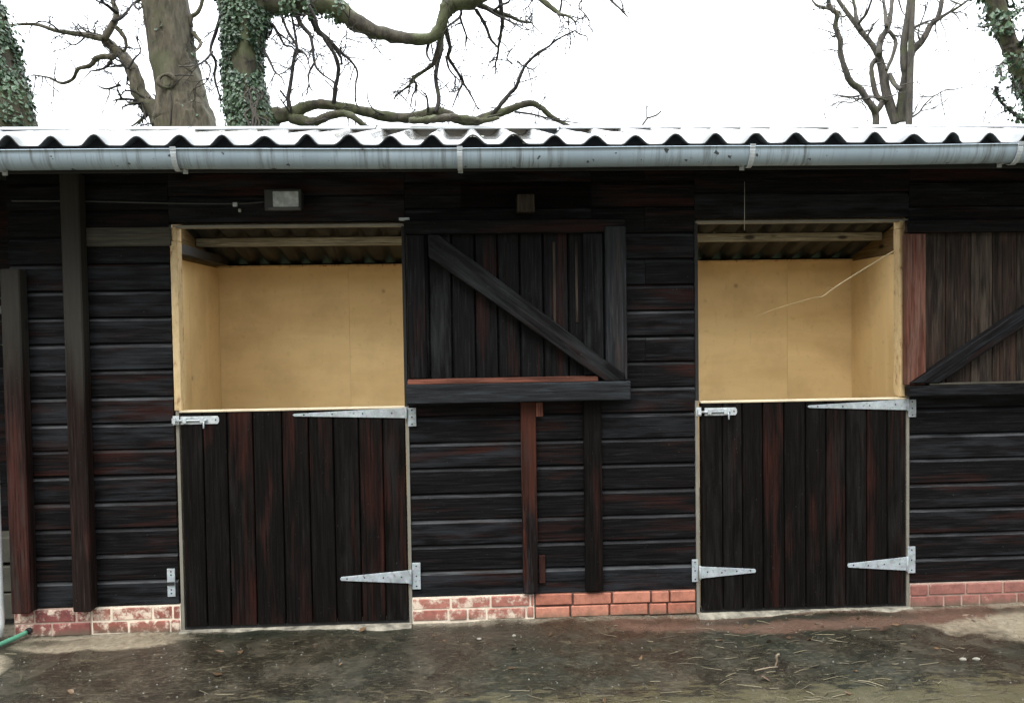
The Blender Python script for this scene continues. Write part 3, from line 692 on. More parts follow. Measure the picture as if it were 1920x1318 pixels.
HO = m.build('garden_hose', simple('hose_green', (.10, .30, .19), .4)); tag(HO, 'green garden hose lying on the ground at the lower left', 'hose')
m = MB(); m.tube([(-2.386, -.022, .022), (-2.376, .0, .03)], [.018, .018], 10); m.build('hose_end', DARK, HO)

# ------------------------------------------------------------ roof debris
m = MB(); random.seed(3)
def roofz(x, y): return (EZ+SL*(y-EY) if y < RY else BZ-.264*(y-RY))+corr(x)
for i in range(3200):
    cx, cy, sg = random.choice([(-.05, .55, .13), (.12, .2, .1), (.0, -.05, .07), (.30, -.05, .08), (-.25, .7, .15), (.36, .35, .12)])
    x = random.gauss(cx, sg); y = random.gauss(cy, sg*1.5)
    if y < EY+.03 or y > RY: continue
    h = random.uniform(.0, .028)
    m.quad((x, y, roofz(x, y)+h*.5+.002), (random.gauss(0, .6), random.gauss(-.3, .6), 1), (random.gauss(0, 1), 1, 0), random.uniform(.012, .028), random.uniform(.014, .034))
tag(m.build('roof_moss', MOSS), kind='stuff')
tag(bpy.data.objects['roof_moss'], 'yellow green moss and leaf litter on the corrugated roof', 'moss')

# ------------------------------------------------------------ ground debris
def scat(n, fn, mat, name, label, cat):
    m = MB()
    for i in range(n): fn(m)
    tag(m.build(name, mat), label, cat, kind='stuff')
random.seed(21)
def f_straw(m):
    if random.random() < .8: cx_, cy_ = random.choice([(1.0, -.35), (1.5, -.3), (1.25, -.6), (1.9, -.42), (1.45, -.85), (1.9, -1.0), (.8, -1.05), (1.3, -1.1), (2.1, -.7), (.3, -.95)]); x = random.gauss(cx_, .17); y = random.gauss(cy_, .07)
    else: x = random.uniform(-2.4, 3.1); y = -random.uniform(.06, 1.3)
    a = random.gauss(0, .45)+(math.pi if random.random() < .5 else 0); ln = random.uniform(.02, .11); z = gz(x, y)+.004
    d = Vector((math.cos(a), math.sin(a), 0)); p = Vector((x, y, z)); r_ = random.uniform(.0009, .0024)
    m.tube([p, p+d*ln*.5+Vector((random.gauss(0, .009), random.gauss(0, .004), random.uniform(0, .004))), p+d*ln+Vector((0, 0, random.uniform(-.002, .006)))], [r_, r_, r_*.7], 4, cap=False)
scat(170, f_straw, STRAW, 'straw', 'loose straw stalks strewn over the wet yard', 'straw')
def f_leaf(m):
    if random.random() < .5: x = random.gauss(1.6, .7); y = -abs(random.gauss(.2, .4))-.05
    else: x = random.uniform(-2.6, 3.2); y = -random.uniform(.05, 1.4)
    m.quad((x, y, gz(x, y)+random.uniform(.003, .012)), (random.gauss(0, .35), random.gauss(0, .35), 1), (random.gauss(0, 1), random.gauss(0, 1), 0), random.uniform(.012, .035), random.uniform(.02, .055), bend=random.uniform(-.006, .006))
scat(55, f_leaf, DRYLEAF, 'fallen_leaves', 'brown dead leaves scattered on the yard', 'leaves')
def f_grit(m):
    x = random.uniform(-2.6, 3.2); y = -random.random()**1.3*1.35-.03; r_ = random.uniform(.0015, .0065); z = gz(x, y)
    c = m.rc(); b = len(m.v)
    for k in range(6): a = k*math.pi/3+random.random()*.4; m.v.append((x+r_*math.cos(a), y+r_*math.sin(a), z-.001))
    m.v.append((x, y, z+r_*.8))
    for k in range(6): m.face((b+k, b+(k+1) % 6, b+6), [(0, 0)]*3, c)
scat(700, f_grit, GRIT, 'grit', 'small stones and crumbs on the yard', 'grit')
def stone(x, y, rx, ry, rz, label, mat, name='stone'):
    bm = bmesh.new(); bmesh.ops.create_icosphere(bm, subdivisions=2, radius=1)
    for v in bm.verts:
        k = 1+.25*noise.noise(v.co*1.6+Vector((x*7, y*3, 0))); v.co = Vector((v.co.x*rx*k, v.co.y*ry*k, v.co.z*rz*k))
    me = bpy.data.meshes.new(name); bm.to_mesh(me); bm.free(); me.materials.append(mat)
    o = bpy.data.objects.new(name, me); COL.objects.link(o); o.location = (x, y, gz(x, y)+rz*.5); tag(o, label, 'stone', 'pale stones on the yard'); return o
PS = simple('pale_stone', (.24, .225, .18), .8)
stone(.01, -.27, .014, .008, .006, 'pale flat stone by the middle brick base, left one of two', PS)
stone(.19, -.25, .011, .008, .007, 'pale rounded stone by the middle brick base, right one of two', PS)
stone(2.28, -.74, .017, .010, .008, 'left of two pale stones lying together on the yard at lower right', PS)
stone(2.345, -.74, .019, .010, .007, 'right of two pale stones lying together on the yard at lower right', PS)
m = MB(); m.tube([(1.385, -.73, .0), (1.392, -.735, .03), (1.388, -.74, .055), (1.40, -.745, .066)], [.004, .004, .006, .005], 6, sub=3, wob=.3); m.tube([(1.27, -.78, .008), (1.34, -.76, .01), (1.39, -.745, .006)], [.003]*3, 5)
tag(m.build('wood_chip', simple('chip_pale', (.24, .19, .13), .8)), 'pale splinter of wood standing up from the straw in front of the right door', 'splinter')

# ------------------------------------------------------------ trees (measured branches, x y z radius in metres)
TB = json.loads(r'''{"A":{"trunk":[[[-6.817,7.0,6.576,0.2724],[-6.692,7.0,6.149,0.2875],[-6.597,7.0,5.827,0.3027],[-6.475,7.0,5.289,0.3329],[-6.386,7.0,4.785,0.3783],[-6.342,7.0,4.402,0.4086]]]},"B":{"trunk":[[[-4.636,8.0,7.269,0.3129],[-4.583,8.0,6.917,0.3211],[-4.523,8.0,6.563,0.3293],[-4.463,8.0,6.17,0.3293],[-4.419,8.0,5.775,0.3211],[-4.373,8.0,5.458,0.3458],[-4.334,8.0,5.181,0.3623],[-4.295,8.0,4.864,0.3952],[-4.239,8.0,4.625,0.4117]]],"branch":[[[-4.59,8.0,4.705,0.1235],[-4.764,8.059,4.936,0.1092],[-4.937,8.118,5.216,0.0948],[-5.148,8.177,5.594,0.0802],[-5.339,8.236,5.877,0.0654],[-5.542,8.295,6.074,0.0506]],[[-5.413,8.0,5.97,0.0412],[-5.694,8.111,6.064,0.0343],[-6.176,8.221,6.182,0.0272],[-6.624,8.332,6.286,0.0201],[-7.159,8.442,6.325,0.0128]],[[-5.413,8.0,5.97,0.0453],[-5.315,8.06,6.221,0.0403],[-5.258,8.12,6.386,0.0353],[-5.326,8.18,6.568,0.0303],[-5.392,8.24,6.816,0.0252]],[[-5.273,8.0,6.23,0.0263],[-5.173,8.141,6.379,0.0211],[-5.141,8.282,6.529,0.0157],[-5.147,8.422,6.666,0.0102]],[[-5.207,8.0,6.364,0.0247],[-5.291,7.843,6.403,0.0203],[-5.281,7.686,6.417,0.016],[-5.239,7.529,6.46,0.0119]],[[-5.228,8.0,6.151,0.0288],[-5.12,7.991,6.023,0.0241],[-5.089,7.983,5.894,0.0193],[-5.142,7.974,5.796,0.0146],[-5.176,7.966,5.841,0.0099]],[[-5.288,8.0,5.71,0.0412],[-5.437,8.055,5.729,0.0372],[-5.588,8.111,5.715,0.0332],[-5.696,8.166,5.59,0.0292],[-5.879,8.222,5.583,0.0251],[-6.02,8.277,5.48,0.021],[-6.215,8.333,5.44,0.0169],[-6.423,8.388,5.538,0.0127],[-6.69,8.443,5.588,0.0085]],[[-5.306,8.0,5.647,0.0206],[-5.481,8.074,5.576,0.0145],[-5.704,8.149,5.552,0.0083]],[[-5.45,8.0,6.025,0.0181],[-5.772,8.2,6.184,0.0126],[-5.981,8.401,6.354,0.0068]],[[-4.886,8.0,5.063,0.0132],[-4.783,7.807,4.853,0.0097],[-4.68,7.613,4.663,0.0064]],[[-4.142,8.0,6.171,0.0329],[-4.128,7.992,6.294,0.0288],[-4.021,7.985,6.386,0.0247],[-3.936,7.977,6.557,0.0205],[-3.891,7.969,6.672,0.0164]],[[-4.098,8.0,6.076,0.0288],[-3.98,7.916,5.889,0.0218],[-3.978,7.831,5.781,0.0149],[-3.998,7.747,5.713,0.0081]],[[-5.191,8.0,5.3,0.0165],[-5.405,8.022,5.244,0.0111],[-5.553,8.044,5.313,0.0058]],[[-5.075,8.0,5.537,0.0165],[-4.987,8.025,5.703,0.0129],[-4.915,8.049,5.822,0.0094],[-4.974,8.074,6.021,0.0058]],[[-4.874,8.0,6.562,0.0206],[-4.889,7.838,6.434,0.0163],[-4.75,7.675,6.278,0.012],[-4.64,7.513,6.276,0.0079]],[[-5.683,8.0,6.009,0.0123],[-5.775,7.858,5.841,0.0085],[-5.858,7.717,5.83,0.0048]],[[-6.067,8.0,6.102,0.0123],[-6.162,7.89,6.17,0.0086],[-6.257,7.779,6.159,0.0049]],[[-4.63,8.0,4.698,0.0123],[-4.906,8.208,4.774,0.0088],[-5.127,8.416,4.77,0.0051]]]},"C":{"trunk":[[[-3.071,7.0,6.892,0.3178],[-3.065,7.0,6.53,0.3329],[-3.067,7.0,6.167,0.3329],[-3.085,7.0,5.73,0.28],[-3.114,7.0,5.438,0.2573],[-3.1,7.0,5.146,0.2497],[-3.078,7.0,4.854,0.2497],[-3.048,7.0,4.597,0.28],[-2.98,7.0,4.377,0.3254]]],"limb":[[[-2.979,7.0,6.204,0.1816],[-2.686,6.987,6.149,0.1663],[-2.429,6.974,6.145,0.151],[-2.172,6.962,6.127,0.1433],[-1.879,6.949,6.079,0.1356],[-1.697,6.936,5.959,0.1279],[-1.53,6.923,5.838,0.1127],[-1.296,6.911,5.718,0.1013],[-1.004,6.898,5.634,0.0862],[-0.71,6.885,5.593,0.0786],[-0.489,6.872,5.619,0.0748],[-0.368,6.86,5.76,0.0822],[-0.306,6.847,5.937,0.0896],[-0.186,6.834,6.071,0.1268],[0.035,6.821,6.11,0.1341],[0.22,6.809,6.193,0.1041],[0.406,6.796,6.391,0.0892]],[[-2.947,7.0,4.546,0.1665],[-2.766,7.008,4.562,0.1212],[-2.585,7.017,4.594,0.1061],[-2.439,7.025,4.625,0.0986],[-2.292,7.034,4.701,0.0759],[-2.072,7.042,4.747,0.0646],[-1.779,7.051,4.712,0.0646],[-1.485,7.059,4.654,0.0685],[-1.19,7.068,4.589,0.0685],[-0.892,7.076,4.561,0.0686],[-0.705,7.085,4.593,0.0648],[-0.517,7.093,4.647,0.0725],[-0.33,7.102,4.626,0.0687],[-0.143,7.11,4.546,0.0611],[0.083,7.119,4.525,0.0688],[0.312,7.127,4.609,0.065],[0.503,7.136,4.664,0.0536],[0.695,7.144,4.741,0.0498],[0.887,7.153,4.788,0.046],[1.04,7.161,4.723,0.0384],[1.192,7.17,4.596,0.0346],[1.445,7.178,4.468,0.0231]]],"branch":[[[-2.472,7.0,4.545,0.0681],[-2.265,6.948,4.487,0.0613],[-2.109,6.897,4.474,0.0546],[-1.931,6.845,4.533,0.048],[-1.741,6.794,4.519,0.0414],[-1.554,6.742,4.454,0.0349],[-1.369,6.69,4.369,0.0284],[-1.184,6.639,4.327,0.022]],[[-2.448,7.0,4.611,0.0265],[-2.485,7.02,4.785,0.024],[-2.468,7.039,5.085,0.0215],[-2.429,7.059,5.386,0.019],[-2.37,7.078,5.577,0.0165],[-2.413,7.098,5.805,0.014],[-2.463,7.117,6.07,0.0115]],[[0.324,7.0,4.591,0.0265],[0.422,6.959,4.691,0.0245],[0.572,6.917,4.864,0.0225],[0.668,6.876,4.925,0.0205],[0.719,6.834,5.06,0.0185],[0.793,6.793,5.193,0.0165],[0.939,6.751,5.325,0.0146],[1.121,6.71,5.456,0.0126],[1.228,6.668,5.514,0.0107],[1.466,6.627,5.622,0.0088]],[[-1.873,7.0,4.742,0.0265],[-1.812,6.929,4.979,0.0247],[-1.767,6.858,5.175,0.0229],[-1.809,6.786,5.332,0.0212],[-1.923,6.715,5.487,0.0195],[-1.978,6.644,5.618,0.0178],[-2.032,6.573,5.732,0.0161],[-2.085,6.502,5.887,0.0145]],[[-0.476,7.0,4.615,0.0227],[-0.439,7.074,4.798,0.0236],[-0.466,7.149,5.119,0.0245],[-0.435,7.223,5.368,0.0255],[-0.373,7.297,5.582,0.0264],[-0.356,7.371,5.874,0.0273]],[[-0.565,7.0,4.622,0.0151],[-0.555,6.855,4.774,0.0112],[-0.59,6.709,4.805,0.0074]],[[0.647,7.0,4.627,0.0151],[0.903,6.905,4.565,0.012],[1.191,6.81,4.465,0.0089],[1.55,6.715,4.389,0.0059]],[[-0.351,7.0,5.768,0.0303],[-0.442,7.069,5.429,0.0272],[-0.508,7.138,5.303,0.0241],[-0.663,7.207,5.25,0.0209],[-0.784,7.276,5.158,0.0177],[-0.866,7.345,5.088,0.0145],[-1.004,7.414,5.009,0.0112],[-1.089,7.482,4.936,0.0079]],[[-0.758,7.0,5.074,0.0151],[-0.723,7.124,5.0,0.0122],[-0.809,7.248,4.923,0.0093],[-0.836,7.372,4.791,0.0063]],[[-0.509,7.0,5.679,0.0227],[-0.552,6.895,5.422,0.015],[-0.513,6.789,5.27,0.0074]],[[-0.313,7.0,5.812,0.0265],[-0.26,7.066,5.54,0.0239],[-0.279,7.132,5.451,0.0213],[-0.207,7.198,5.322,0.0187],[-0.097,7.264,5.192,0.016],[-0.075,7.33,5.136,0.0133],[0.014,7.396,5.003,0.0106],[0.143,7.461,4.782,0.0079]],[[-0.073,7.0,5.037,0.0151],[-0.151,7.02,4.894,0.0106],[-0.229,7.039,4.699,0.0061]],[[-0.305,7.0,5.406,0.0136],[-0.265,7.059,5.241,0.0112],[-0.186,7.119,5.147,0.0087],[-0.197,7.178,4.993,0.0061]],[[-0.078,7.0,6.049,0.0189],[-0.101,6.852,5.875,0.0149],[-0.262,6.705,5.703,0.0111]],[[-0.102,7.0,5.96,0.0151],[-0.061,7.147,5.868,0.0128],[-0.01,7.294,5.786,0.0104],[-0.02,7.441,5.747,0.0079]],[[0.123,7.0,6.05,0.0227],[0.255,7.064,5.823,0.019],[0.329,7.127,5.675,0.0153],[0.436,7.191,5.584,0.0115]],[[0.449,7.0,6.369,0.0265],[0.484,7.093,5.961,0.0232],[0.485,7.187,5.809,0.0198],[0.447,7.28,5.653,0.0164],[0.449,7.373,5.548,0.013],[0.395,7.467,5.417,0.0095]],[[0.146,7.0,6.124,0.034],[0.372,7.098,6.075,0.0286],[0.603,7.197,6.024,0.0231],[0.761,7.295,6.001,0.0175],[0.938,7.394,6.016,0.0117]],[[0.295,7.0,6.051,0.0189],[0.403,6.933,5.951,0.015],[0.548,6.866,5.853,0.0112],[0.639,6.799,5.77,0.0074]],[[0.369,7.0,6.021,0.0189],[0.481,6.954,6.092,0.0156],[0.568,6.907,6.103,0.0123],[0.612,6.861,6.173,0.009]],[[0.972,7.0,6.261,0.0378],[1.092,6.933,6.131,0.0319],[1.255,6.866,5.988,0.026],[1.284,6.8,5.904,0.0202],[1.364,6.733,5.849,0.0145],[1.487,6.666,5.745,0.0088]],[[1.3,7.0,6.003,0.0151],[1.311,6.823,6.088,0.0112],[1.255,6.646,6.117,0.0073]],[[1.953,7.0,6.281,0.0189],[2.039,6.855,6.097,0.0149],[2.108,6.71,5.952,0.0111],[2.181,6.565,5.781,0.0073]],[[1.515,7.0,5.759,0.0098],[1.566,6.934,5.69,0.0085],[1.661,6.868,5.623,0.0072],[1.658,6.801,5.526,0.0059]],[[-2.863,7.0,5.585,0.0189],[-2.761,7.034,5.67,0.0164],[-2.715,7.069,5.793,0.014],[-2.757,7.103,5.916,0.0115]],[[-2.865,7.0,5.527,0.0189],[-2.705,6.834,5.311,0.0149],[-2.598,6.669,5.079,0.011],[-2.463,6.503,4.949,0.0072]],[[-2.697,7.0,5.841,0.0189],[-2.609,7.044,5.704,0.0161],[-2.527,7.089,5.573,0.0133],[-2.456,7.133,5.559,0.0105],[-2.408,7.178,5.485,0.0077]],[[-2.584,7.0,6.009,0.0189],[-2.472,6.959,5.717,0.0164],[-2.358,6.919,5.529,0.0139],[-2.331,6.878,5.399,0.0114],[-2.383,6.838,5.269,0.009]],[[-2.393,7.0,6.068,0.0265],[-2.289,6.968,5.83,0.0233],[-2.177,6.937,5.673,0.0201],[-2.117,6.905,5.481,0.0169],[-2.101,6.873,5.252,0.0137],[-1.99,6.842,5.097,0.0106],[-1.807,6.81,4.972,0.0074]],[[-2.21,7.0,6.069,0.0265],[-2.115,7.08,5.799,0.0229],[-1.962,7.159,5.68,0.0192],[-1.83,7.239,5.484,0.0155],[-1.8,7.319,5.383,0.0117]],[[-2.042,7.0,5.733,0.0227],[-1.897,6.997,5.623,0.0202],[-1.753,6.994,5.461,0.0176],[-1.638,6.99,5.342,0.0151],[-1.545,6.987,5.18,0.0126],[-1.556,6.984,4.995,0.0101],[-1.575,6.981,4.759,0.0076]],[[-2.125,7.0,5.308,0.0151],[-2.19,6.939,5.128,0.012],[-2.181,6.877,4.963,0.009],[-2.128,6.816,4.858,0.006]],[[-2.341,7.0,5.476,0.0136],[-2.231,6.991,5.4,0.0098],[-2.189,6.981,5.214,0.006]],[[-2.609,7.0,4.927,0.0136],[-2.526,7.102,4.794,0.0107],[-2.492,7.205,4.673,0.0077]],[[-1.792,7.0,5.404,0.0091],[-1.673,6.852,5.449,0.0075],[-1.632,6.705,5.627,0.0059],[-1.57,6.557,5.784,0.0044]],[[-3.391,7.0,5.947,0.0227],[-3.486,7.079,5.758,0.0206],[-3.568,7.158,5.528,0.0184],[-3.545,7.238,5.407,0.0162],[-3.597,7.317,5.208,0.014],[-3.581,7.396,5.081,0.0117],[-3.557,7.475,4.914,0.0095]],[[-3.52,7.0,5.452,0.0166],[-3.541,6.761,5.25,0.0119],[-3.563,6.523,5.123,0.0072]],[[-3.617,7.0,5.328,0.0121],[-3.587,7.125,5.259,0.0092],[-3.667,7.25,5.135,0.0062]],[[-3.363,7.0,5.351,0.0166],[-3.411,7.172,5.237,0.0123],[-3.526,7.345,5.134,0.0078]],[[-1.307,7.0,5.736,0.0098],[-1.239,6.759,5.504,0.007],[-1.271,6.518,5.307,0.0043]],[[0.62,7.0,5.297,0.0113],[0.553,7.144,5.433,0.008],[0.624,7.288,5.603,0.0047]],[[-1.182,7.0,4.586,0.0113],[-1.321,6.933,4.65,0.0079],[-1.384,6.866,4.741,0.0045]],[[0.807,7.0,5.26,0.0098],[0.923,7.039,5.235,0.0072],[1.018,7.079,5.323,0.0046]],[[0.934,7.0,6.224,0.0106],[0.839,6.755,6.0,0.0074],[0.733,6.509,5.846,0.0043]],[[1.688,7.0,6.265,0.0106],[1.552,6.849,6.041,0.0085],[1.61,6.698,5.88,0.0064],[1.645,6.547,5.722,0.0044]]]},"D":{"trunk":[[[9.496,13.0,5.99,0.1157],[9.506,12.952,6.315,0.1038],[9.516,12.904,6.708,0.0805],[9.538,12.856,6.982,0.0746],[9.487,12.809,7.197,0.0801],[9.461,12.761,7.64,0.0741],[9.494,12.713,7.966,0.0739],[9.55,12.665,8.516,0.0737],[9.582,12.617,9.175,0.0566]],[[9.412,13.0,5.955,0.1041],[9.297,13.055,6.402,0.1044],[9.229,13.109,6.769,0.0989],[9.198,13.164,7.137,0.0934],[9.141,13.218,7.472,0.0761],[9.012,13.273,7.76,0.0587],[8.796,13.328,8.074,0.0589],[8.64,13.382,8.329,0.0532],[8.483,13.437,8.586,0.0474],[8.326,13.492,8.868,0.0416],[8.168,13.546,9.221,0.0358]]],"branch":[[[8.954,13.0,5.91,0.0636],[8.952,12.972,6.147,0.0611],[8.806,12.945,6.314,0.0586],[8.589,12.917,6.654,0.0561],[8.338,12.89,6.819,0.0536],[8.182,12.862,7.041,0.0511],[8.075,12.834,7.376,0.0486],[8.028,12.807,7.71,0.0462],[7.992,12.779,7.985,0.0437],[8.015,12.752,8.203,0.0413],[7.85,12.724,8.362,0.0388],[7.756,12.697,8.577,0.0364]],[[8.978,13.0,6.236,0.052],[9.138,13.051,6.46,0.0499],[9.056,13.102,6.65,0.0477],[8.986,13.153,6.958,0.0455],[8.988,13.205,7.267,0.0433],[9.136,13.256,7.484,0.0411]],[[9.028,13.0,7.445,0.0578],[9.169,13.107,7.82,0.0524],[9.323,13.215,8.093,0.0468],[9.441,13.322,8.428,0.0412],[9.56,13.43,8.884,0.0356]],[[9.197,13.0,8.048,0.0347],[9.265,13.221,8.505,0.0293],[9.345,13.442,8.924,0.0237]],[[9.245,13.0,7.979,0.0347],[9.428,12.961,7.768,0.0332],[9.311,12.922,7.523,0.0317],[9.206,12.883,7.279,0.0302],[9.113,12.844,7.071,0.0287]],[[9.653,13.0,7.167,0.0636],[9.821,12.976,7.543,0.0587],[9.987,12.952,7.766,0.0538],[10.117,12.927,8.047,0.049],[10.223,12.903,8.212,0.0441],[10.305,12.879,8.434,0.0392],[10.362,12.855,8.689,0.0344]],[[10.208,13.0,8.098,0.0347],[10.503,13.008,8.334,0.0289],[10.81,13.016,8.49,0.0232],[11.143,13.025,8.716,0.0174]],[[9.654,13.0,7.98,0.0289],[10.034,13.138,8.149,0.0233],[10.309,13.276,8.295,0.0176]],[[9.268,13.0,7.027,0.0463],[9.282,12.804,6.759,0.04],[9.317,12.608,6.586,0.0339]],[[8.594,13.0,6.562,0.0208],[8.45,13.124,6.575,0.0151],[8.231,13.248,6.646,0.0094]],[[9.557,13.0,6.002,0.0208],[9.938,13.074,6.172,0.0174],[10.163,13.149,6.427,0.014],[10.451,13.223,6.648,0.0105],[10.779,13.297,6.788,0.0071]],[[8.621,13.0,7.977,0.0405],[8.609,13.12,8.346,0.0349],[8.608,13.24,8.603,0.0293],[8.606,13.36,8.863,0.0236]],[[8.561,13.0,8.127,0.0289],[8.636,12.768,8.268,0.0228],[8.648,12.537,8.505,0.0169]],[[8.156,13.0,8.356,0.0347],[7.925,13.149,8.471,0.028],[7.775,13.297,8.646,0.0212],[7.694,13.446,8.858,0.0142]],[[8.63,13.0,6.504,0.0174],[8.327,12.796,6.355,0.0126],[8.017,12.591,6.321,0.0079]],[[10.088,13.0,7.935,0.0185],[9.92,12.96,7.769,0.0162],[9.873,12.92,7.928,0.0138],[10.006,12.881,8.375,0.0115],[10.042,12.841,8.532,0.0092]],[[8.107,13.0,7.894,0.0174],[8.001,13.055,7.879,0.0128],[7.978,13.111,7.992,0.0081]],[[10.619,13.0,8.401,0.0174],[10.931,13.209,8.449,0.0123],[11.247,13.418,8.614,0.0071]],[[8.752,13.0,7.815,0.0208],[8.844,12.92,8.04,0.015],[8.969,12.84,8.183,0.0092]],[[8.335,13.0,8.322,0.0174],[8.291,13.212,8.334,0.0123],[8.245,13.424,8.521,0.0071]],[[9.473,13.0,8.651,0.0185],[9.546,13.023,8.452,0.0133],[9.642,13.045,8.322,0.0081]],[[9.267,13.0,6.445,0.0185],[8.882,12.906,6.501,0.0132],[8.62,12.812,6.44,0.008]]]},"E":{"trunk":[[[8.204,8.0,7.122,0.14],[8.292,8.0,6.627,0.14],[8.406,8.0,6.254,0.1317],[8.511,8.0,5.964,0.1235],[8.66,8.0,5.731,0.1482],[8.818,8.0,5.422,0.1811],[8.995,8.0,5.046,0.2058],[9.111,8.0,4.543,0.2305]]],"branch":[[[9.085,8.0,4.585,0.0247],[8.764,7.919,4.691,0.0225],[8.447,7.839,4.861,0.0203],[8.229,7.758,5.004,0.0182],[8.088,7.677,5.184,0.016]],[[8.669,8.0,5.781,0.0247],[8.347,7.859,5.634,0.0203],[8.166,7.719,5.425,0.0161],[8.147,7.578,5.243,0.0119]],[[8.564,8.0,5.88,0.0247],[8.605,7.824,5.902,0.0203],[8.624,7.649,6.002,0.016]],[[8.423,8.0,6.379,0.0165],[8.706,8.095,6.483,0.0124],[8.948,8.189,6.58,0.0084]],[[8.38,8.0,6.378,0.0165],[8.371,8.248,6.491,0.0126],[8.42,8.497,6.526,0.0086]],[[8.337,8.0,6.254,0.0165],[8.035,7.831,6.148,0.0122],[7.839,7.662,6.069,0.008]],[[8.774,8.0,5.464,0.0165],[8.444,7.774,5.23,0.0121],[8.329,7.549,5.041,0.0079]]]},"F":{"branch":[[[1.785,4.0,3.615,0.0139],[1.819,4.049,3.693,0.012],[1.887,4.097,3.783,0.0101]],[[1.865,4.0,3.758,0.01],[1.957,4.003,3.787,0.0095],[2.014,4.007,3.832,0.0089]],[[1.86,4.0,3.758,0.0072],[1.852,3.981,3.902,0.0044]],[[1.855,4.0,3.852,0.0056],[1.889,3.947,3.92,0.0033]]]},"G":{"branch":[[[-0.391,1.0,2.93,0.0107],[-0.279,1.0,2.923,0.0103],[-0.156,1.0,2.919,0.01],[-0.033,1.0,2.919,0.0096],[0.073,1.0,2.922,0.0093],[0.201,1.0,2.95,0.0089]]]}}''')
random.seed(77)
def jit(pl, a):
    return [Vector(p[:3])+Vector((random.gauss(0, a), random.gauss(0, a*2), random.gauss(0, a))) for p in pl]
def twig(m, p, d, ln, r_, depth=0):
    pts = [p]; q = Vector(p); dd = Vector(d).normalized(); n = 5
    for i in range(n):
        dd = (dd+Vector((random.gauss(0, .22), random.gauss(0, .22), random.gauss(-.03, .22)))).normalized(); q = q+dd*ln/n; pts.append(q.copy())
    m.tube(pts, [r_*(1-.75*i/n) for i in range(n+1)], 5 if r_ > .006 else 4, cap=False)
    if depth > 0:
        for k in range(random.randint(2, 3)):
            i = random.randint(1, n-1); e = (dd+Vector((random.gauss(0, .8), random.gauss(0, .5), random.gauss(0, .8)))).normalized()
            twig(m, pts[i], e, ln*random.uniform(.35, .65), r_*.6, depth-1)
def ivy(parent, pls, n, spread, size, zmin=2.2, front=True, name='ivy', dens=None):
    m = MB(); tot = []
    for pl in pls:
        for a, b in zip(pl[:-1], pl[1:]): tot.append((a, b, (Vector(b[:3])-Vector(a[:3])).length*(a[3]+b[3])))
    W = [t[2] for t in tot]
    for i in range(n):
        a, b, _ = random.choices(tot, W)[0]; t = random.random(); A, B_ = Vector(a[:3]), Vector(b[:3]); p = A.lerp(B_, t); r_ = a[3]*(1-t)+b[3]*t
        ax = (B_-A).normalized(); x = ax.cross(Vector((0, 1, 0))).normalized(); y = x.cross(ax); an = random.uniform(0, 2*math.pi)
        d = x*math.cos(an)+y*math.sin(an); pos = p+d*r_
        nn = noise.noise(pos*2.6+Vector((3, 9, 1)))
        if dens is not None and nn < dens: continue
        pos += d*abs(random.gauss(0, spread))*(1+nn)+Vector((0, 0, -.01))
        sh = .5+nn*.6+random.gauss(0, .22); c = (min(1, max(0, sh)), random.random(), 0, 1)
        s_ = size*random.uniform(.6, 1.35)
        m.quad(pos, d+Vector((random.gauss(0, .5), random.gauss(0, .4), random.gauss(.35, .4))), (random.gauss(0, .5), random.gauss(0, .3), 1), s_, s_*1.05, c, bend=s_*.12)
    return m.build(name, IVY, parent)
def down(pl):
    """carry a trunk on to the ground"""
    a, b = pl[-2], pl[-1]; d = [(b[i]-a[i])/(a[2]-b[2]) for i in (0, 1)]
    out = list(pl)
    for z in (3.0, 1.8, .8, .25, -.2):
        k = b[2]-z; f = 1-math.exp(-k/3); out.append([b[0]+d[0]*f*2.2, b[1]+d[1]*f*2.2, z, b[3]*(1+.06*k)*(1.25 if z < .5 else 1)])
    return out
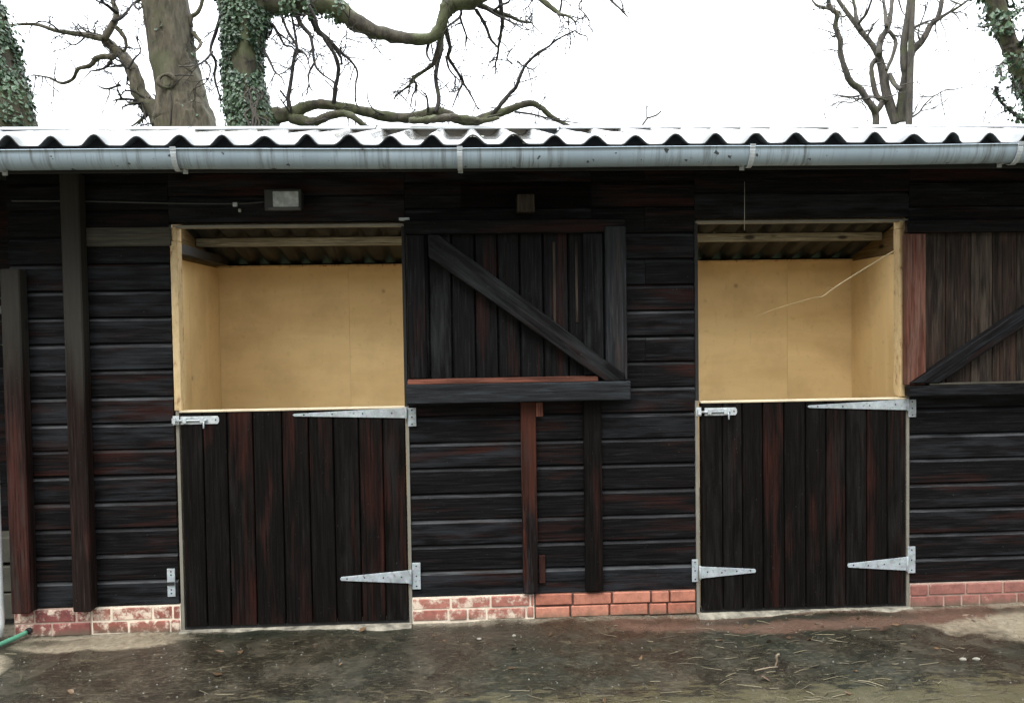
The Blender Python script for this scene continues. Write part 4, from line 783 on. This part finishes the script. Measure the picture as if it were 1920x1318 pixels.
def tree(name, key, label, mat, tmat, wob, n_up=5, far=False):
    D_ = TB[key]; tr = [down(p) for p in D_['trunk'][:2]] if key != 'D' else [down(D_['trunk'][0])]+D_['trunk'][1:]
    root = thing(name, label, 'tree', (tr[0][-1][0], tr[0][-1][1], -.06)); off = -Vector(root.location)
    def sh(pl): return [[p[0]+off.x, p[1]+off.y, p[2]+off.z, p[3]] for p in pl]
    m = MB()
    for pl in tr:
        pl = sh(pl); m.tube([p[:3] for p in pl], [p[3] for p in pl], 60 if not far else 14, sub=16, wob=wob)
        for k in range(0 if far else 6):   # buttress ribs and knots along the trunk
            pass
    m.build('trunk', mat, root)
    if 'limb' in D_:
        for pl in D_['limb']:
            pl = sh(pl); m = MB(); m.tube([p[:3] for p in pl], [p[3] for p in pl], 16, sub=7, wob=wob*1.6); m.build('limb', mat, root)
    thick, thin = MB(), MB()
    for pl in D_.get('branch', []):
        pl = sh(pl); big = pl[0][3] > .028
        q = [pl[0][:3]]+[tuple(v) for v in jit(pl[1:-1], pl[0][3]*.35)]+[pl[-1][:3]] if len(pl) > 2 else [p[:3] for p in pl]
        (thick if big else thin).tube(q, [p[3]*1.22 for p in pl], 8 if big else 6, sub=4, wob=.3)
        L_ = sum((Vector(a[:3])-Vector(b[:3])).length for a, b in zip(pl[:-1], pl[1:]))
        for k in range(int(L_*(8.0 if not far else 4.5))):
            i = random.randint(0, len(pl)-2); t = random.random(); a, b = Vector(q[i]), Vector(q[i+1]); d = (b-a).normalized()
            e = d*.6+Vector((random.gauss(0, .6), random.gauss(0, .4), random.gauss(0, .6)))
            twig(thin, a.lerp(b, t), e, random.uniform(.15, .6)*(2.0 if far else 1), max(.009 if not far else .014, pl[i][3]*.28), 2)
    if thick.v: thick.build('branch', mat if not far else tmat, root)
    # what the tree does above the picture: a few rising limbs
    for pl in tr[:1]:
        p = Vector(sh(pl)[0][:3]); r_ = pl[0][3]; d0 = (Vector(pl[0][:3])-Vector(pl[1][:3])).normalized()
        for k in range(n_up):
            d = (d0+Vector((random.gauss(0, .5), random.gauss(0, .5), .3))).normalized(); pts = [p]; q = p.copy(); rr = [r_*.55]
            for s_ in range(6): d = (d+Vector((random.gauss(0, .15), random.gauss(0, .15), .06))).normalized(); q = q+d*.6; pts.append(q.copy()); rr.append(r_*.55*(1-.14*(s_+1)))
            thin.tube(pts, rr, 10, sub=2, wob=.1)
            for s_ in range(2, 7): twig(thin, pts[s_], d+Vector((random.gauss(0, .7), random.gauss(0, .7), random.gauss(0, .5))), 1.1, .014, 2)
    thin.build('twigs', tmat, root)
    return root, [sh(p) for p in tr], sh
rA, tA, _ = tree('ivy_tree', 'A', 'ivy covered trunk cut by the left edge of the picture', BARK_C, BARK_T, .16)
ivy(rA, tA, 20000, .035, .055, dens=-.22)
rB, tB, shB = tree('bare_tree', 'B', 'thick bare grey brown trunk with a forked side branch reaching left', BARK_B, BARK_T, .13)
ivy(rB, tB, 2500, .012, .05, dens=.22)
# branch collar (healed knot) on its trunk and two thin vines round it
m = MB(); kc = Vector((-4.72, 7.64, 6.33)); kx = Vector(rB.location)
import mathutils
def on_cam(px, py, Y):
    d = fw+CR*((px-960)/1500)-CU*((py-659)/1500); return Vector((0, -4.35, 1.6))+d*((Y+4.35)/d.y)
kc = on_cam(312, 152, 7.60)-kx
m.tube([kc+Vector((.115*math.cos(a*.4488), -.02*math.sin(a), .095*math.sin(a*.4488))) for a in range(15)], [.028+.008*math.sin(a) for a in range(15)], 8, cap=False)
m.tube([kc+Vector((0, .10, 0)), kc+Vector((0, .0, -.0))], [.085, .07], 12)
m.build('knot', BARK_B, rB)
m = MB()
for pts in ([(292, 147), (310, 143), (335, 141), (362, 142)], [(335, 125), (352, 125), (364, 123)], [(318, 172), (322, 200), (318, 240)]):
    m.tube([on_cam(a, b, 7.60+(abs(a-332)/40)**2*.18)-kx for a, b in pts], [.013]*len(pts), 6, sub=5, wob=.2)
m.build('vine_stem', BARK_D, rB)
rC, tC, shC = tree('ivy_clad_tree', 'C', 'ivy clad trunk with a long mossy limb sagging across the sky', BARK_C, BARK_T, .14)
ivy(rC, tC, 36000, .03, .048, dens=-.5)
ivy(rC, [shC(p)[:6] for p in TB['C']['limb'][:1]], 900, .03, .055, dens=.05)
mm = MB()
for k in range(6):   # ivy stems hugging the lower trunk
    x = random.uniform(470, 512); pts = [(x+random.gauss(0, 6)-(240-y)*.12*random.random(), y) for y in range(245, 150, -16)]
    mm.tube([on_cam(a, b, 6.62+(abs(a-468)/45)**2*.14)-rC.location for a, b in pts], [.016-.0012*i for i in range(len(pts))], 6, sub=4, wob=.2)
mm.build('ivy_stem', BARK_D, rC)
rD, tD, _ = tree('many_stemmed_tree', 'D', 'distant bare tree of several slender forking stems rising behind the roof', BARK_D, BARK_D, .07, 0, True)
rE, tE, shE = tree('leaning_ivy_tree', 'E', 'slim ivy wrapped leaning stem at the right edge of the picture', BARK_C, BARK_T, .16, 2)
ivy(rE, tE, 4200, .06, .075, dens=-.22)
ivy(rE, [shE(p) for p in TB['E']['branch']], 420, .05, .06, name='ivy')
pl = TB['F']['branch']; rF = thing('sapling', 'tiny bare sapling tip poking above the roof ridge between the trees', 'sapling', (pl[0][0][0], pl[0][0][1], -.06))
m = MB(); o3 = Vector(rF.location); b0 = Vector(pl[0][0][:3])-o3
m.tube([(0, 0, 0), (b0.x*.3+.05, 0, 1.4), b0], [.02, .016, pl[0][0][3]], 6, sub=5, wob=.1); m.build('trunk', BARK_D, rF)
m = MB()
for q in pl: m.tube([Vector(p[:3])-o3 for p in q], [p[3] for p in q], 5, sub=3, wob=.2)
m.build('branch', BARK_D, rF)
q = TB['G']['branch'][0]; m = MB(); zr = BZ+.085
P = [Vector((p[0], RY-.02+.03*math.sin(i*2), zr+.012+random.uniform(-.006, .012))) for i, p in enumerate(q)]
m.tube(P, [.019, .024, .026, .024, .022, .010], 8, sub=5, wob=.4); twig(m, P[4], (1, 0, .5), .16, .008, 0); twig(m, P[1], (-.6, 0, .1), .14, .007, 0)
for i in range(0): pass
o = m.build('fallen_branch', BARK_C); tag(o, 'short mossy dead branch lying along the roof ridge', 'branch')
